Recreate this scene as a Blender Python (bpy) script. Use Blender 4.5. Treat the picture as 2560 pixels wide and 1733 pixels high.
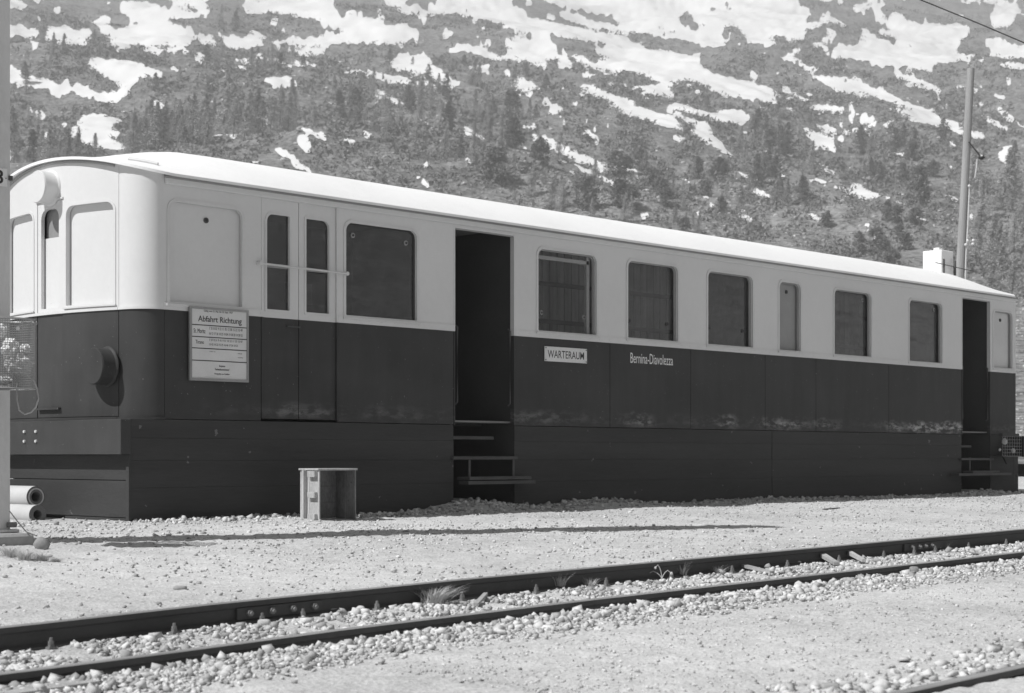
import bpy, bmesh, math, random
import numpy as np
from mathutils import Vector, Matrix, Quaternion
from mathutils.geometry import tessellate_polygon
random.seed(7); rng = np.random.default_rng(11)
SC = bpy.context.scene
COL = SC.collection
for o in list(bpy.data.objects): bpy.data.objects.remove(o)

# ------------------------------------------------------------------ camera
F = 4280.0; TH = math.atan2(4010, F); N_ = math.sin(TH); C_ = math.cos(TH); HY = 1141.0; HC = .57
cam_d = bpy.data.cameras.new('camera'); cam = bpy.data.objects.new('camera', cam_d); COL.objects.link(cam)
cam.location = (0, 0, HC); cam.rotation_euler = (math.pi/2, 0, math.atan2(N_, C_) - math.pi/2)
cam_d.sensor_width = 36; cam_d.lens = 36*F/2560; cam_d.shift_y = (HY-866.5)/2560
cam_d.clip_start = .1; cam_d.clip_end = 6000
cam_d.dof.use_dof = True; cam_d.dof.focus_distance = 16; cam_d.dof.aperture_fstop = 4.8
SC.camera = cam

# ------------------------------------------------------------------ light
ELEV = math.radians(50); AZ = math.radians(16)
sd = Vector((-math.cos(AZ)*math.cos(ELEV), math.sin(AZ)*math.cos(ELEV), math.sin(ELEV)))   # towards the sun
sun_d = bpy.data.lights.new('sun', 'SUN'); sun = bpy.data.objects.new('sun', sun_d); COL.objects.link(sun)
sun_d.energy = 4.8; sun_d.angle = math.radians(.5); sun_d.color = (1, 1, 1)
sun.rotation_euler = sd.to_track_quat('Z', 'Y').to_euler(); sun.location = (0, 0, 60)
W = bpy.data.worlds.new('World'); SC.world = W; W.use_nodes = True
nt = W.node_tree; bg = nt.nodes['Background']
sky = nt.nodes.new('ShaderNodeTexSky'); sky.sky_type = 'NISHITA'; sky.sun_disc = False
sky.sun_elevation = ELEV; sky.sun_rotation = math.atan2(sd.x, sd.y); sky.altitude = 2000
bw = nt.nodes.new('ShaderNodeRGBToBW')
nt.links.new(sky.outputs[0], bw.inputs[0]); nt.links.new(bw.outputs[0], bg.inputs[0]); bg.inputs[1].default_value = .05
SC.view_settings.view_transform = 'Standard'; SC.view_settings.look = 'None'
SC.view_settings.exposure = .60; SC.view_settings.gamma = 1; SC.view_settings.use_curve_mapping = False

# ------------------------------------------------------------------ materials
class NT:
    def __init__(s, name):
        s.m = bpy.data.materials.new(name); s.m.use_nodes = True; s.t = s.m.node_tree
        s.b = s.t.nodes['Principled BSDF']
    def n(s, typ, ins=None, **kw):
        nd = s.t.nodes.new(typ)
        for k, v in kw.items(): setattr(nd, k, v)
        for k, v in (ins or {}).items():
            if isinstance(v, bpy.types.NodeSocket): s.t.links.new(v, nd.inputs[k])
            else: nd.inputs[k].default_value = v
        return nd
    def link(s, a, k): s.t.links.new(a, s.b.inputs[k])
    def noise(s, vec, scale, detail=4, rough=.55):
        return s.n('ShaderNodeTexNoise', {'Vector': vec, 'Scale': scale, 'Detail': detail, 'Roughness': rough}).outputs[0]
    def math(s, op, a, b=0.0, clamp=False):
        return s.n('ShaderNodeMath', {0: a, 1: b}, operation=op, use_clamp=clamp).outputs[0]
    def rng(s, v, a, b, c, d):
        return s.n('ShaderNodeMapRange', {0: v, 1: a, 2: b, 3: c, 4: d}).outputs[0]
    def scalevec(s, v, sc):
        return s.n('ShaderNodeMapping', {'Vector': v, 'Scale': sc}).outputs[0]
    def bump(s, h, strength=.3, dist=.01):
        nd = s.n('ShaderNodeBump', {'Height': h, 'Strength': strength, 'Distance': dist}); s.t.links.new(nd.outputs[0], s.b.inputs['Normal'])
    def pos(s): return s.n('ShaderNodeNewGeometry').outputs['Position']

def mat(name, v, rough=.7, var=.12, scale=6, stretch=(1, 1, 1), spots=None, bump=.15, bdist=.004, metal=0, spec=.4, objvar=0):
    """grey procedural surface: value v, mottled by +-var, fine grain, optional chips (amount, value, scale)"""
    k = NT(name); P = k.pos(); V = k.scalevec(P, stretch)
    big = k.noise(V, scale*.35, 3); fine = k.noise(V, scale*6, 5, .7)
    m = k.math('ADD', k.rng(big, .3, .7, 1-var, 1+var), k.rng(fine, .3, .7, -var*.6, var*.6))
    c = k.math('MULTIPLY', m, v)
    if objvar:
        oi = k.n('ShaderNodeObjectInfo').outputs['Random']
        c = k.math('MULTIPLY', c, k.rng(oi, 0, 1, 1-objvar, 1+objvar))
    if spots:
        sp = k.math('GREATER_THAN', k.noise(P, spots[2], 3, .6), spots[0])
        mx = k.n('ShaderNodeMix', {0: sp, 2: c, 3: spots[1]}, data_type='FLOAT'); c = mx.outputs[0]
    k.link(c, 'Base Color'); k.b.inputs['Roughness'].default_value = rough; k.b.inputs['Metallic'].default_value = metal
    k.b.inputs['Specular IOR Level'].default_value = spec
    if bump: k.bump(fine, bump, bdist)
    return k.m

def dark_paint():
    k = NT('dark_carriage_paint'); P = k.pos()
    sx = k.n('ShaderNodeSeparateXYZ', {0: P})
    big = k.noise(k.scalevec(P, (.8, 1, 1.6)), 1.2, 4); streak = k.noise(k.scalevec(P, (3.1, 3.1, .5)), 2, 6, .7); fine = k.noise(P, 60, 3, .7)
    c = k.math('ADD', k.rng(big, .3, .7, .046, .066), k.rng(streak, .35, .7, -.004, .006))
    # lime streaks and splash marks just above the sill
    fx = k.rng(sx.outputs[0], 8, 26, 0, 1)
    ramp = k.n('ShaderNodeValToRGB', {0: fx}); cr = ramp.color_ramp; cr.interpolation = 'EASE'
    stops = [(8.9, .0), (10.1, .05), (10.5, .22), (11.0, .15), (11.25, .03), (11.6, .14), (12.4, .06), (13.7, .22), (15.3, .04), (15.85, .5), (16.1, .04), (17.2, .1), (17.55, .6), (17.8, .04), (18.8, .55), (19.4, .15), (19.7, .4), (20.3, .02), (21.2, .1), (21.55, .6), (21.8, .3), (22.3, 1.0), (23.2, 1.0), (24.2, .1)]
    for i, (x, v) in enumerate(stops):
        e = cr.elements[i] if i < 2 else cr.elements.new((x-8)/18)
        e.position = (x-8)/18; e.color = (v, v, v, 1)
    wob = k.math('MULTIPLY', k.math('SUBTRACT', k.noise(k.scalevec(P, (3, 1, .2)), 1.5, 3), .5), .14)
    zz = k.math('ADD', sx.outputs[2], wob)
    up = k.rng(zz, 1.10, .99, 0, 1); dn = k.rng(zz, .93, .97, .25, 1)
    wisp = k.noise(k.scalevec(P, (1.2, 1, 3.2)), 4.5, 7, .72)
    w2 = k.rng(wisp, .45, .60, 0, 1)
    amt = k.math('MULTIPLY', k.math('MULTIPLY', up, dn), k.math('MULTIPLY', w2, ramp.outputs[0]))
    ch = k.math('GREATER_THAN', k.noise(P, 38, 2, .6), .745)
    amt = k.math('MAXIMUM', k.math('MULTIPLY', amt, 1.2, True), k.math('MULTIPLY', ch, .35))
    mx = k.n('ShaderNodeMix', {0: amt, 2: c, 3: .5}, data_type='FLOAT')
    k.link(mx.outputs[0], 'Base Color'); k.link(k.rng(big, .3, .7, .5, .7), 'Roughness'); k.bump(fine, .08, .003)
    k.b.inputs['Specular IOR Level'].default_value = .16
    return k.m

def glass_mat(name, tint=.75, refl=1.0, wav=.12, film=.09):
    k = NT(name); t = k.t; out = t.nodes['Material Output']
    fr = k.n('ShaderNodeFresnel', {'IOR': 1.6}); P = k.pos()
    gl = k.n('ShaderNodeBsdfGlossy', {'Roughness': .03, 'Color': (1, 1, 1, 1)})
    bp = k.n('ShaderNodeBump', {'Height': k.noise(k.scalevec(P, (.6, 1, 2.5)), 3, 1), 'Strength': wav, 'Distance': .03}); t.links.new(bp.outputs[0], gl.inputs['Normal'])
    tr = k.n('ShaderNodeBsdfTransparent', {'Color': (tint, tint, tint, 1)})
    di = k.n('ShaderNodeBsdfDiffuse', {'Color': (.5, .5, .5, 1)})
    m0 = k.n('ShaderNodeMixShader', {0: k.rng(k.noise(P, 5, 5, .7), .45, .75, film*.15, film), 1: tr.outputs[0], 2: di.outputs[0]})
    front_ = k.math('SUBTRACT', 1, k.n('ShaderNodeNewGeometry').outputs['Backfacing'])
    m1 = k.n('ShaderNodeMixShader', {0: k.math('MULTIPLY', k.math('MULTIPLY', fr.outputs[0], front_), refl), 1: m0.outputs[0], 2: gl.outputs[0]})
    t.links.new(m1.outputs[0], out.inputs['Surface']); return k.m

def ground_mat():
    k = NT('pale_gravel_ground'); P = k.pos()
    sx = k.n('ShaderNodeSeparateXYZ', {0: P})
    a = k.noise(P, .5, 4); b = k.noise(P, 5, 5, .65); c = k.noise(P, 60, 4, .75); d = k.noise(P, 190, 3, .7)
    vor = k.n('ShaderNodeTexVoronoi', {'Vector': P, 'Scale': 55.0}, feature='F1')
    v2 = k.n('ShaderNodeTexVoronoi', {'Vector': P, 'Scale': 120.0}, feature='F1')
    v = k.rng(a, .3, .7, .45, .59)
    v = k.math('ADD', v, k.rng(b, .3, .7, -.06, .06)); v = k.math('ADD', v, k.rng(c, .35, .65, -.13, .12))
    v = k.math('ADD', v, k.rng(vor.outputs['Color'], .2, .8, -.05, .06))
    dk = k.math('GREATER_THAN', c, .615); v = k.math('MULTIPLY', v, k.math('SUBTRACT', 1, k.math('MULTIPLY', dk, .5)))
    k.link(v, 'Base Color'); k.b.inputs['Roughness'].default_value = .95; k.b.inputs['Specular IOR Level'].default_value = .1
    h = k.math('ADD', k.math('MULTIPLY', c, 1.0), k.math('ADD', k.math('MULTIPLY', d, .5), k.math('MULTIPLY', vor.outputs['Distance'], 1.1)))
    k.bump(h, .45, .008); return k.m

def hill_mat():
    k = NT('alpine_scrub_slope'); P = k.pos()
    V = k.scalevec(P, (1, 1, 1.6))
    a = k.noise(V, .012, 5, .6); b = k.noise(V, .09, 6, .7); c = k.noise(V, .7, 5, .75)
    v = k.rng(a, .35, .65, .19, .26)
    v = k.math('ADD', v, k.rng(b, .35, .68, -.07, .075)); v = k.math('ADD', v, k.rng(c, .37, .63, -.11, .14))
    att = k.n('ShaderNodeAttribute', attribute_name='rock')
    rk = k.math('MULTIPLY', att.outputs['Fac'], k.rng(c, .44, .6, 0, 1))
    v = k.n('ShaderNodeMix', {0: rk, 2: v, 3: .40}, data_type='FLOAT').outputs[0]
    k.link(k.math('MAXIMUM', v, .05), 'Base Color'); k.b.inputs['Roughness'].default_value = .95; k.b.inputs['Specular IOR Level'].default_value = .05
    k.bump(k.math('ADD', k.math('MULTIPLY', b, 3), c), .8, 1.0); return k.m

def shade_mat(name, v, lo=.7, hi=1.25, rough=.9, scale=30):
    k = NT(name); P = k.pos(); att = k.n('ShaderNodeAttribute', attribute_name='shade')
    f = k.noise(P, scale, 4, .7)
    c = k.math('MULTIPLY', k.rng(att.outputs['Fac'], 0, 1, v*lo, v*hi), k.rng(f, .3, .7, .82, 1.15))
    k.link(c, 'Base Color'); k.b.inputs['Roughness'].default_value = rough; k.b.inputs['Specular IOR Level'].default_value = .15
    k.bump(f, .35, .004); return k.m

M = {}
M['white'] = mat('light_carriage_paint', .69, .5, .035, 3, spots=(.765, .22, 34), bump=.06)
M['roofw'] = mat('white_roof_coating', .88, .7, .04, 2.5, spots=(.80, .4, 9), bump=.1)
M['dark'] = dark_paint()
M['darkwood'] = mat('dark_painted_boards', .054, .65, .16, 2.2, (.5, 1, 5), spots=(.715, .15, 9), bump=.3, spec=.15)
M['trim'] = mat('light_trim_paint', .66, .5, .06, 5, bump=.05)
M['grey_trim'] = mat('grey_trim', .30, .5, .12, 5)
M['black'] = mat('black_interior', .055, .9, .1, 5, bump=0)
M['intwood'] = mat('interior_boards', .42, .6, .3, 3, (8, 1, .6), bump=.1, objvar=.14)
M['intdark'] = mat('interior_trim', .2, .6, .15, 4)
M['rubber'] = mat('dark_gasket', .045, .7, .1, 5)
M['glass'] = glass_mat('window_glass', .74, 1.5, .2, .05); M['glass2'] = glass_mat('wavy_window_glass', .6, 1.7, .35, .06)
M['clear'] = glass_mat('clean_open_glass', .97, .7, .1, .015)
M['frost'] = mat('frosted_pane', .30, .3, .08, 8, bump=.05)
M['palepane'] = mat('pale_blind_pane', .62, .35, .06, 6, bump=.05)
M['steel'] = mat('galvanised_steel', .34, .45, .12, 10, metal=.3, spots=(.74, .15, 20))
M['mast'] = mat('grey_mast_paint', .62, .6, .10, 5, (1, 1, .4), spots=(.75, .45, 18), bump=.2)
M['rail'] = mat('rusty_rail_steel', .062, .7, .2, 12, (.4, 1, 1), bump=.3)
M['railtop'] = mat('worn_sunlit_rail_head', .30, .55, .2, 10, (.3, 3, 1), metal=.2)  # running surface, with the sunlight on the rail tops painted in as paler steel
M['bolt'] = mat('rusty_bolt', .19, .7, .2, 30)
M['sleeper'] = mat('weathered_sleeper_wood', .36, .85, .2, 5, (6, .5, 3), spots=(.70, .16, 14), bump=.5, bdist=.008)
M['wood'] = mat('raw_crate_wood', .42, .7, .34, 4, (2, 2, .8), spots=(.74, .2, 9), bump=.25)
M['wood2'] = mat('shaded_crate_wood', .20, .75, .4, 4, (2, 2, .8), spots=(.70, .12, 9), bump=.3)  # crate wood with shade painted in, for inner, bottom and right-hand boards
M['pole'] = mat('weathered_pole_wood', .36, .85, .2, 3, (4, 4, .3), bump=.4, bdist=.01)
M['concrete'] = mat('old_concrete', .34, .9, .15, 6, spots=(.72, .2, 15), bump=.4, bdist=.008)
M['clay'] = mat('pale_clay_pipe', .52, .6, .06, 8); M['clayend'] = mat('clay_pipe_end', .16, .85, .15, 12); M['clayring'] = mat('clay_pipe_inner_ring', .55, .7, .1, 12)
M['paper'] = mat('timetable_paper', .70, .6, .06, 12, bump=.03)
M['enamel'] = mat('chipped_enamel', .72, .4, .08, 6, spots=(.70, .2, 26))
M['ink'] = mat('black_ink', .02, .6, .05, 6, bump=0); M['greyink'] = mat('faint_ink', .12, .7, .05, 6, bump=0)
M['whiteink'] = mat('white_lettering', .8, .5, .05, 6, bump=0)
M['ground'] = ground_mat(); M['hill'] = hill_mat()
M['snow'] = mat('old_snow', .88, .6, .03, .25, bump=.3, bdist=.3, spec=.2)
M['stone'] = shade_mat('pale_stone', .60, .5, 1.2); M['stoned'] = shade_mat('grey_stone', .30); M['scrub'] = shade_mat('scrub_foliage', .21, .8, 1.25, .9, .6)
M['boulder'] = shade_mat('slope_boulder', .45, .7, 1.3, .9, .8)
M['larch'] = mat('larch_needles', .42, .85, .18, .6, bump=0, objvar=.2, spec=.1); M['pine'] = mat('pine_needles', .18, .85, .2, .6, bump=0, objvar=.25, spec=.1)
M['bark'] = mat('tree_bark', .09, .9, .2, 2); M['grass'] = mat('dry_grass_blades', .5, .7, .25, 30, bump=0); M['cable'] = mat('grey_cable', .38, .5, .05, 20)
M['rust'] = mat('dark_step_steel', .075, .6, .2, 12); M['steptop'] = mat('worn_step_tread', .085, .7, .2, 12)

# ------------------------------------------------------------------ builders
class MB:
    def __init__(s): s.v = []; s.f = []; s.mi = []
    def add(s, vs, fs, mi=0):
        o = len(s.v); s.v += [tuple(p) for p in vs]; s.f += [tuple(i+o for i in f) for f in fs]; s.mi += [mi]*len(fs); return s
    def box(s, x0, x1, y0, y1, z0, z1, mi=0, bev=0):
        if bev:
            bm = bmesh.new(); bmesh.ops.create_cube(bm, size=1)
            for v in bm.verts: v.co = Vector(((x0+x1)/2+v.co.x*(x1-x0), (y0+y1)/2+v.co.y*(y1-y0), (z0+z1)/2+v.co.z*(z1-z0)))
            bmesh.ops.bevel(bm, geom=bm.edges[:], offset=bev, segments=1, affect='EDGES')
            bm.verts.index_update(); r = s.add([v.co for v in bm.verts], [[v.index for v in f.verts] for f in bm.faces], mi); bm.free(); return r
        P = [(x, y, z) for x in (x0, x1) for y in (y0, y1) for z in (z0, z1)]
        return s.add(P, [(0, 1, 3, 2), (4, 6, 7, 5), (0, 4, 5, 1), (2, 3, 7, 6), (0, 2, 6, 4), (1, 5, 7, 3)], mi)
    def tube(s, pts, r, n=8, mi=0, cap=True, r2=None):
        pts = [Vector(p) for p in pts]; L = len(pts); rings = []
        up = Vector((0, 0, 1))
        for i, p in enumerate(pts):
            t = (pts[min(i+1, L-1)]-pts[max(i-1, 0)]).normalized()
            a = t.cross(up); a = t.cross(Vector((1, 0, 0))) if a.length < 1e-3 else a
            a.normalize(); b = t.cross(a); rr = r if r2 is None else r+(r2-r)*i/(L-1)
            rings.append([p+a*math.cos(2*math.pi*k/n)*rr+b*math.sin(2*math.pi*k/n)*rr for k in range(n)])
        vs = [q for R in rings for q in R]
        fs = [(i*n+k, i*n+(k+1) % n, (i+1)*n+(k+1) % n, (i+1)*n+k) for i in range(L-1) for k in range(n)]
        if cap: fs += [tuple(range(n))[::-1], tuple((L-1)*n+k for k in range(n))]
        return s.add(vs, fs, mi)
    def plate(s, outer, holes, fn, th, mi=0):
        """2-D outline with holes -> solid plate. fn(u, w, d) maps outline coords and depth d to 3-D"""
        loops = [outer]+list(holes)
        tris = tessellate_polygon([[Vector((a, b, 0)) for a, b in L] for L in loops])
        flat = [q for L in loops for q in L]; n = len(flat)
        vs = [fn(a, b, 0) for a, b in flat]+[fn(a, b, th) for a, b in flat]
        fs = [tuple(t) for t in tris]+[tuple(i+n for i in t)[::-1] for t in tris]
        o = 0
        for L in loops:
            m = len(L)
            for i in range(m): fs.append((o+i, o+(i+1) % m, n+o+(i+1) % m, n+o+i))
            o += m
        return s.add(vs, fs, mi)
    def build(s, name, mats, parent=None, smooth=False, root=None):
        me = bpy.data.meshes.new(name)
        off = ROOT.get(parent.name, Vector()) if parent else Vector()
        me.from_pydata([tuple(Vector(p)-off) for p in s.v], [], s.f)
        for m in (mats if isinstance(mats, list) else [mats]): me.materials.append(m)
        me.polygons.foreach_set('material_index', s.mi)
        bm = bmesh.new(); bm.from_mesh(me); bmesh.ops.recalc_face_normals(bm, faces=bm.faces[:]); bm.to_mesh(me); bm.free()
        if smooth:
            me.polygons.foreach_set('use_smooth', [True]*len(me.polygons)); me.set_sharp_from_angle(angle=math.radians(24))
        o = bpy.data.objects.new(name, me); COL.objects.link(o)
        if parent: o.parent = parent; ROOT[o.name] = off
        return o
ROOT = {}
def tag(o, label=None, cat=None, group=None, kind=None):
    if label: o['label'] = label
    if cat: o['category'] = cat
    if group: o['group'] = group
    if kind: o['kind'] = kind
    return o
def thing(name, loc, label, cat, group=None):
    o = bpy.data.objects.new(name, None); COL.objects.link(o); o.location = loc; ROOT[o.name] = Vector(loc)
    o.empty_display_size = .2
    return tag(o, label, cat, group)
def solo(mb, name, mats, loc, label, cat, group=None, smooth=False):
    """a thing that is one mesh, origin at loc"""
    off = Vector(loc); mb.v = [tuple(Vector(p)-off) for p in mb.v]
    o = mb.build(name, mats, None, smooth); o.location = loc
    return tag(o, label, cat, group)
def copy_tree(o, parent=None):
    c = o.copy(); COL.objects.link(c)
    if parent: c.parent = parent
    for ch in o.children: copy_tree(ch, c)
    return c
def fast(name, V, T, m, shade=None, smooth=False, attrs=None):
    me = bpy.data.meshes.new(name); V = np.asarray(V, np.float32); T = np.asarray(T, np.int32); k = T.shape[1]
    me.vertices.add(len(V)); me.vertices.foreach_set('co', V.ravel())
    me.loops.add(T.size); me.loops.foreach_set('vertex_index', T.ravel())
    me.polygons.add(len(T)); me.polygons.foreach_set('loop_start', np.arange(0, T.size, k, dtype=np.int32))
    me.update(calc_edges=True); me.materials.append(m)
    if smooth: me.polygons.foreach_set('use_smooth', [True]*len(T))
    at = dict(attrs or {})
    if shade is not None: at['shade'] = shade
    for nm, d in at.items():
        a = me.attributes.new(nm, 'FLOAT', 'POINT'); a.data.foreach_set('value', np.asarray(d, np.float32))
    me.validate()
    o = bpy.data.objects.new(name, me); COL.objects.link(o); return o

def ico(sub):
    bm = bmesh.new(); bmesh.ops.create_icosphere(bm, subdivisions=sub, radius=1); bm.verts.index_update()
    v = np.array([p.co[:] for p in bm.verts]); f = np.array([[q.index for q in p.verts] for p in bm.faces]); bm.free(); return v, f
ICO1 = ico(1); ICO2 = ico(2)
_c = np.array([(x, y, z) for x in (-1, 1) for y in (-1, 1) for z in (-1, 1)], float)*.72
CHIP = (_c, np.array([(0, 1, 3), (0, 3, 2), (4, 6, 7), (4, 7, 5), (0, 4, 5), (0, 5, 1), (2, 3, 7), (2, 7, 6), (0, 2, 6), (0, 6, 4), (1, 5, 7), (1, 7, 3)]))
def rocks(pos, size, base=ICO1, jit=.36, flat=.65):
    """many separate stones as arrays: pos (N,3), size (N,)"""
    bv, bf = base; n = len(pos); k = len(bv)
    ax = rng.normal(size=(n, 4)); ax /= np.linalg.norm(ax, axis=1)[:, None]
    a, b, c, d = ax.T
    R = np.stack([np.stack([a*a+b*b-c*c-d*d, 2*(b*c-a*d), 2*(b*d+a*c)], 1), np.stack([2*(b*c+a*d), a*a-b*b+c*c-d*d, 2*(c*d-a*b)], 1), np.stack([2*(b*d-a*c), 2*(c*d+a*b), a*a-b*b-c*c+d*d], 1)], 1)
    sc = rng.uniform(.38, 1.2, (n, 1, 3)); jt = 1+rng.uniform(-jit, jit, (n, k, 1))
    V = bv[None]*jt*sc*size[:, None, None]; V = np.einsum('nkj,nij->nki', V, R); V[:, :, 2] *= flat
    V += pos[:, None, :]
    T = bf[None]+(np.arange(n)*k)[:, None, None]
    return V.reshape(-1, 3), T.reshape(-1, 3), np.repeat(rng.uniform(0, 1, n), k)

_lat = rng.uniform(-1, 1, (256, 256))
def vnoise(x, y, sc, off=0):
    x = np.asarray(x)/sc+off*17.3+1000; y = np.asarray(y)/sc+off*7.9+1000
    i = np.floor(x).astype(int); j = np.floor(y).astype(int); u = x-i; v = y-j; u = u*u*(3-2*u); v = v*v*(3-2*v)
    g = lambda a, b: _lat[a % 256, b % 256]
    return (g(i, j)*(1-u)+g(i+1, j)*u)*(1-v)+(g(i, j+1)*(1-u)+g(i+1, j+1)*u)*v
def fbm(x, y, sc, oc=4, off=0, gain=.5):
    r = 0; a = 1
    for k in range(oc): r = r+a*vnoise(x, y, sc/2**k, off+k*3); a *= gain
    return r

def proj(X, Y, Z):
    cx = X*N_-Y*C_; cz = X*C_+Y*N_
    return 1280+F*cx/cz, HY-F*(Z-HC)/cz
def ray_at(x, Z):
    """world X, Y of the ray through picture column x at depth Z"""
    cx = (np.asarray(x)-1280)/F*Z; return cx*N_+Z*C_, -cx*C_+Z*N_
def s_at(x, p):
    xp = x-1280; return p*(xp*N_+F*C_)/(F*N_-xp*C_)

# ------------------------------------------------------------------ ground
_zs = [-60, 0, 4.28, 5.6, 7.55, 10.3, 14.75, 30, 60, 400]; _zv = [-.5, -.32, -.243, -.207, -.175, -.146, -.098, -.03, 0, 0]
def zfar(s): return np.interp(s, _zs, _zv)
def G(s, p):
    s = np.asarray(s, float); p = np.asarray(p, float); zf = zfar(s)
    mound = .13*np.exp(-((s-12.9)/.6)**2)+.08*np.exp(-((s-14.9)/.9)**2)+.05*np.exp(-((s-23.9)/.6)**2)+.03*np.exp(-((s-18.)/1.5)**2)
    mound = mound*np.exp(-(np.maximum(12.9-p, 0)/.62)**2)*(p < 14)
    t = np.clip((p-7.42)/5, 0, 1)
    A = (zf-.012)*(1-t)+mound
    B = zf-.118-.07*(7.35-p)
    Cc = np.interp(p, [-30, 2.9, 3.6, 4.6, 5.45, 5.9, 6.28], [-.3, -.09, -.09, -.075, -.065, -.056, -.055])+zf-.07
    z = np.where(p > 7.42, A, np.where(p > 7.33, B+(A-B)*(p-7.33)/.09, np.where(p > 6.32, B, np.where(p > 6.26, Cc, Cc))))
    z = z+.012*fbm(s, p, 1.3, 3, 2)*np.clip(abs(p-6.85)/1.5, .2, 1)+.004*fbm(s, p, .18, 2, 5)
    return z
def axis(pts):
    out = []
    for a, b, st in pts: out += list(np.arange(a, b, st))
    return np.array(out+[pts[-1][1]])
gx = axis([(-420, -60, 40), (-60, -4, 4), (-4, 2, .5), (2, 17, .05), (17, 30, .12), (30, 60, 2), (60, 420, 40)])
gy = axis([(-420, -40, 40), (-40, 0, 4), (0, 3, .3), (3, 6.2, .05), (6.2, 7.5, .03), (7.5, 13.2, .06), (13.2, 20, 1), (20, 60, 4), (60, 420, 40)])
XX, YY = np.meshgrid(gx, gy, indexing='ij')
ZZ = G(XX, YY)
dense = (XX > 1.9) & (XX < 30) & (YY > 2.9) & (YY < 13.3)
ZZ = np.where(dense, ZZ+.006*rng.normal(size=ZZ.shape)*.6, ZZ)
n0, n1 = XX.shape; idx = np.arange(n0*n1).reshape(n0, n1)
Q = np.stack([idx[:-1, :-1], idx[1:, :-1], idx[1:, 1:], idx[:-1, 1:]], -1).reshape(-1, 4)
g = fast('ground', np.stack([XX, YY, ZZ], -1).reshape(-1, 3), Q, M['ground'], smooth=True); tag(g, kind='structure')

# ------------------------------------------------------------------ hillside
KX = .15
def gfun(D): return .31*(1-np.exp(-np.maximum(D-35, -30)/420))
_D = np.concatenate([np.linspace(30, 400, 800), np.linspace(401, 4000, 2500)]); _g = gfun(_D)-HC/_D
def Hbase(cx, cz):
    D = cz-KX*cx; return gfun(D)*np.maximum(D, 1)
def relief(X, Y, cz):
    a = np.clip((cz-60)/250, 0, 1.6)
    return a*(5*fbm(X, Y, 90, 3, 1)+.8*fbm(X, Y, 14, 3, 9))
def hillpos(x, y):
    """point of the smooth hillside seen at picture column x, row y"""
    k = 1-KX*(np.asarray(x)-1280)/F
    D = np.interp((HY-np.asarray(y))/F/k, _g, _D); Z = D/k
    X, Y = ray_at(x, Z); cx = (np.asarray(x)-1280)/F*Z
    return X, Y, Hbase(cx, Z), Z
SP = []   # snow patch outlines, traced as (x, y) of their corners, scaled per sheet
def P(ox, sc, s, sub=False):
    a = [float(q) for q in s.replace(',', ' ').split()]; SP.append((np.array([(ox+a[i]*sc, a[i+1]*sc) for i in range(0, len(a), 2)]), sub))
for s in ["0,0 120,0 178,38 150,65 0,50", "-300,100 62,172 250,190 245,240 62,235 -300,200", "290,178 430,180 520,205 570,180 600,215 550,300 400,285 300,255",
 "770,20 870,10 1000,20 1060,60 1270,85 1380,100 1340,120 1130,125 1080,150 1165,180 1235,225 1220,305 1100,310 900,300 800,320 690,290 720,265 640,210 620,165 700,180 790,190 860,155 920,165 900,140 830,110 770,90",
 "555,125 595,130 590,155 565,145", "1050,-60 1230,-60 1350,50 1340,80 1280,75 1190,35 1050,0", "1590,-90 2160,-90 2150,60 2200,120 2324,130 2324,220 2265,235 2150,160 2060,140 1930,110 1850,95 1720,100 1590,85 1580,40",
 "1300,230 1345,235 1400,270 1380,295 1300,290", "1430,260 1550,250 1700,265 1710,300 1630,305 1540,320 1450,310", "1730,270 1790,270 1830,265 1900,250 2080,245 2100,220 2324,225 2324,275 2130,290 1900,300 1740,292",
 "1845,330 1900,335 1960,320 2080,330 2130,355 2060,365 1940,368 1870,350", "1625,355 1700,365 1770,380 1750,400 1660,385", "1840,395 1950,405 2040,425 2040,440 1900,428",
 "580,370 730,390 860,400 960,430 1070,485 1060,500 950,490 900,510 860,560 830,590 780,580 740,530 670,510 660,480 590,450 570,430 610,400",
 "-200,400 62,440 140,450 170,500 300,520 450,545 500,560 640,600 790,590 800,620 760,675 620,650 520,620 440,600 400,630 300,605 320,580 200,560 62,540 -200,500",
 "1480,440 1580,430 1590,460 1500,460", "1665,540 1720,505 1850,500 1950,550 1880,565 1750,550", "1875,612 1920,610 1965,630 1930,642", "945,675 1010,660 1070,700 1060,715 1000,710",
 "540,745 680,745 800,785 740,795 720,830 810,885 720,895 700,905 850,970 650,970 500,910 430,880 450,845 540,850 610,880 520,820 490,800",
 "1740,970 1820,965 1880,1000 1950,1060 2040,1120 1930,1100 1870,1050 1850,1015", "1945,825 2030,850 2120,890 2080,895 1980,865", "1910,870 1990,890 2020,950 2050,980 1970,990 1930,940",
 "2200,895 2320,905 2320,930 2240,930", "2240,450 2324,455 2324,485 2260,480", "1590,1040 1690,1045 1680,1065", "60,400 100,410 90,425 62,420", "-60,960 62,980 100,1000 60,1040 -60,1030"]: P(0, .3873, s)
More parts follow.
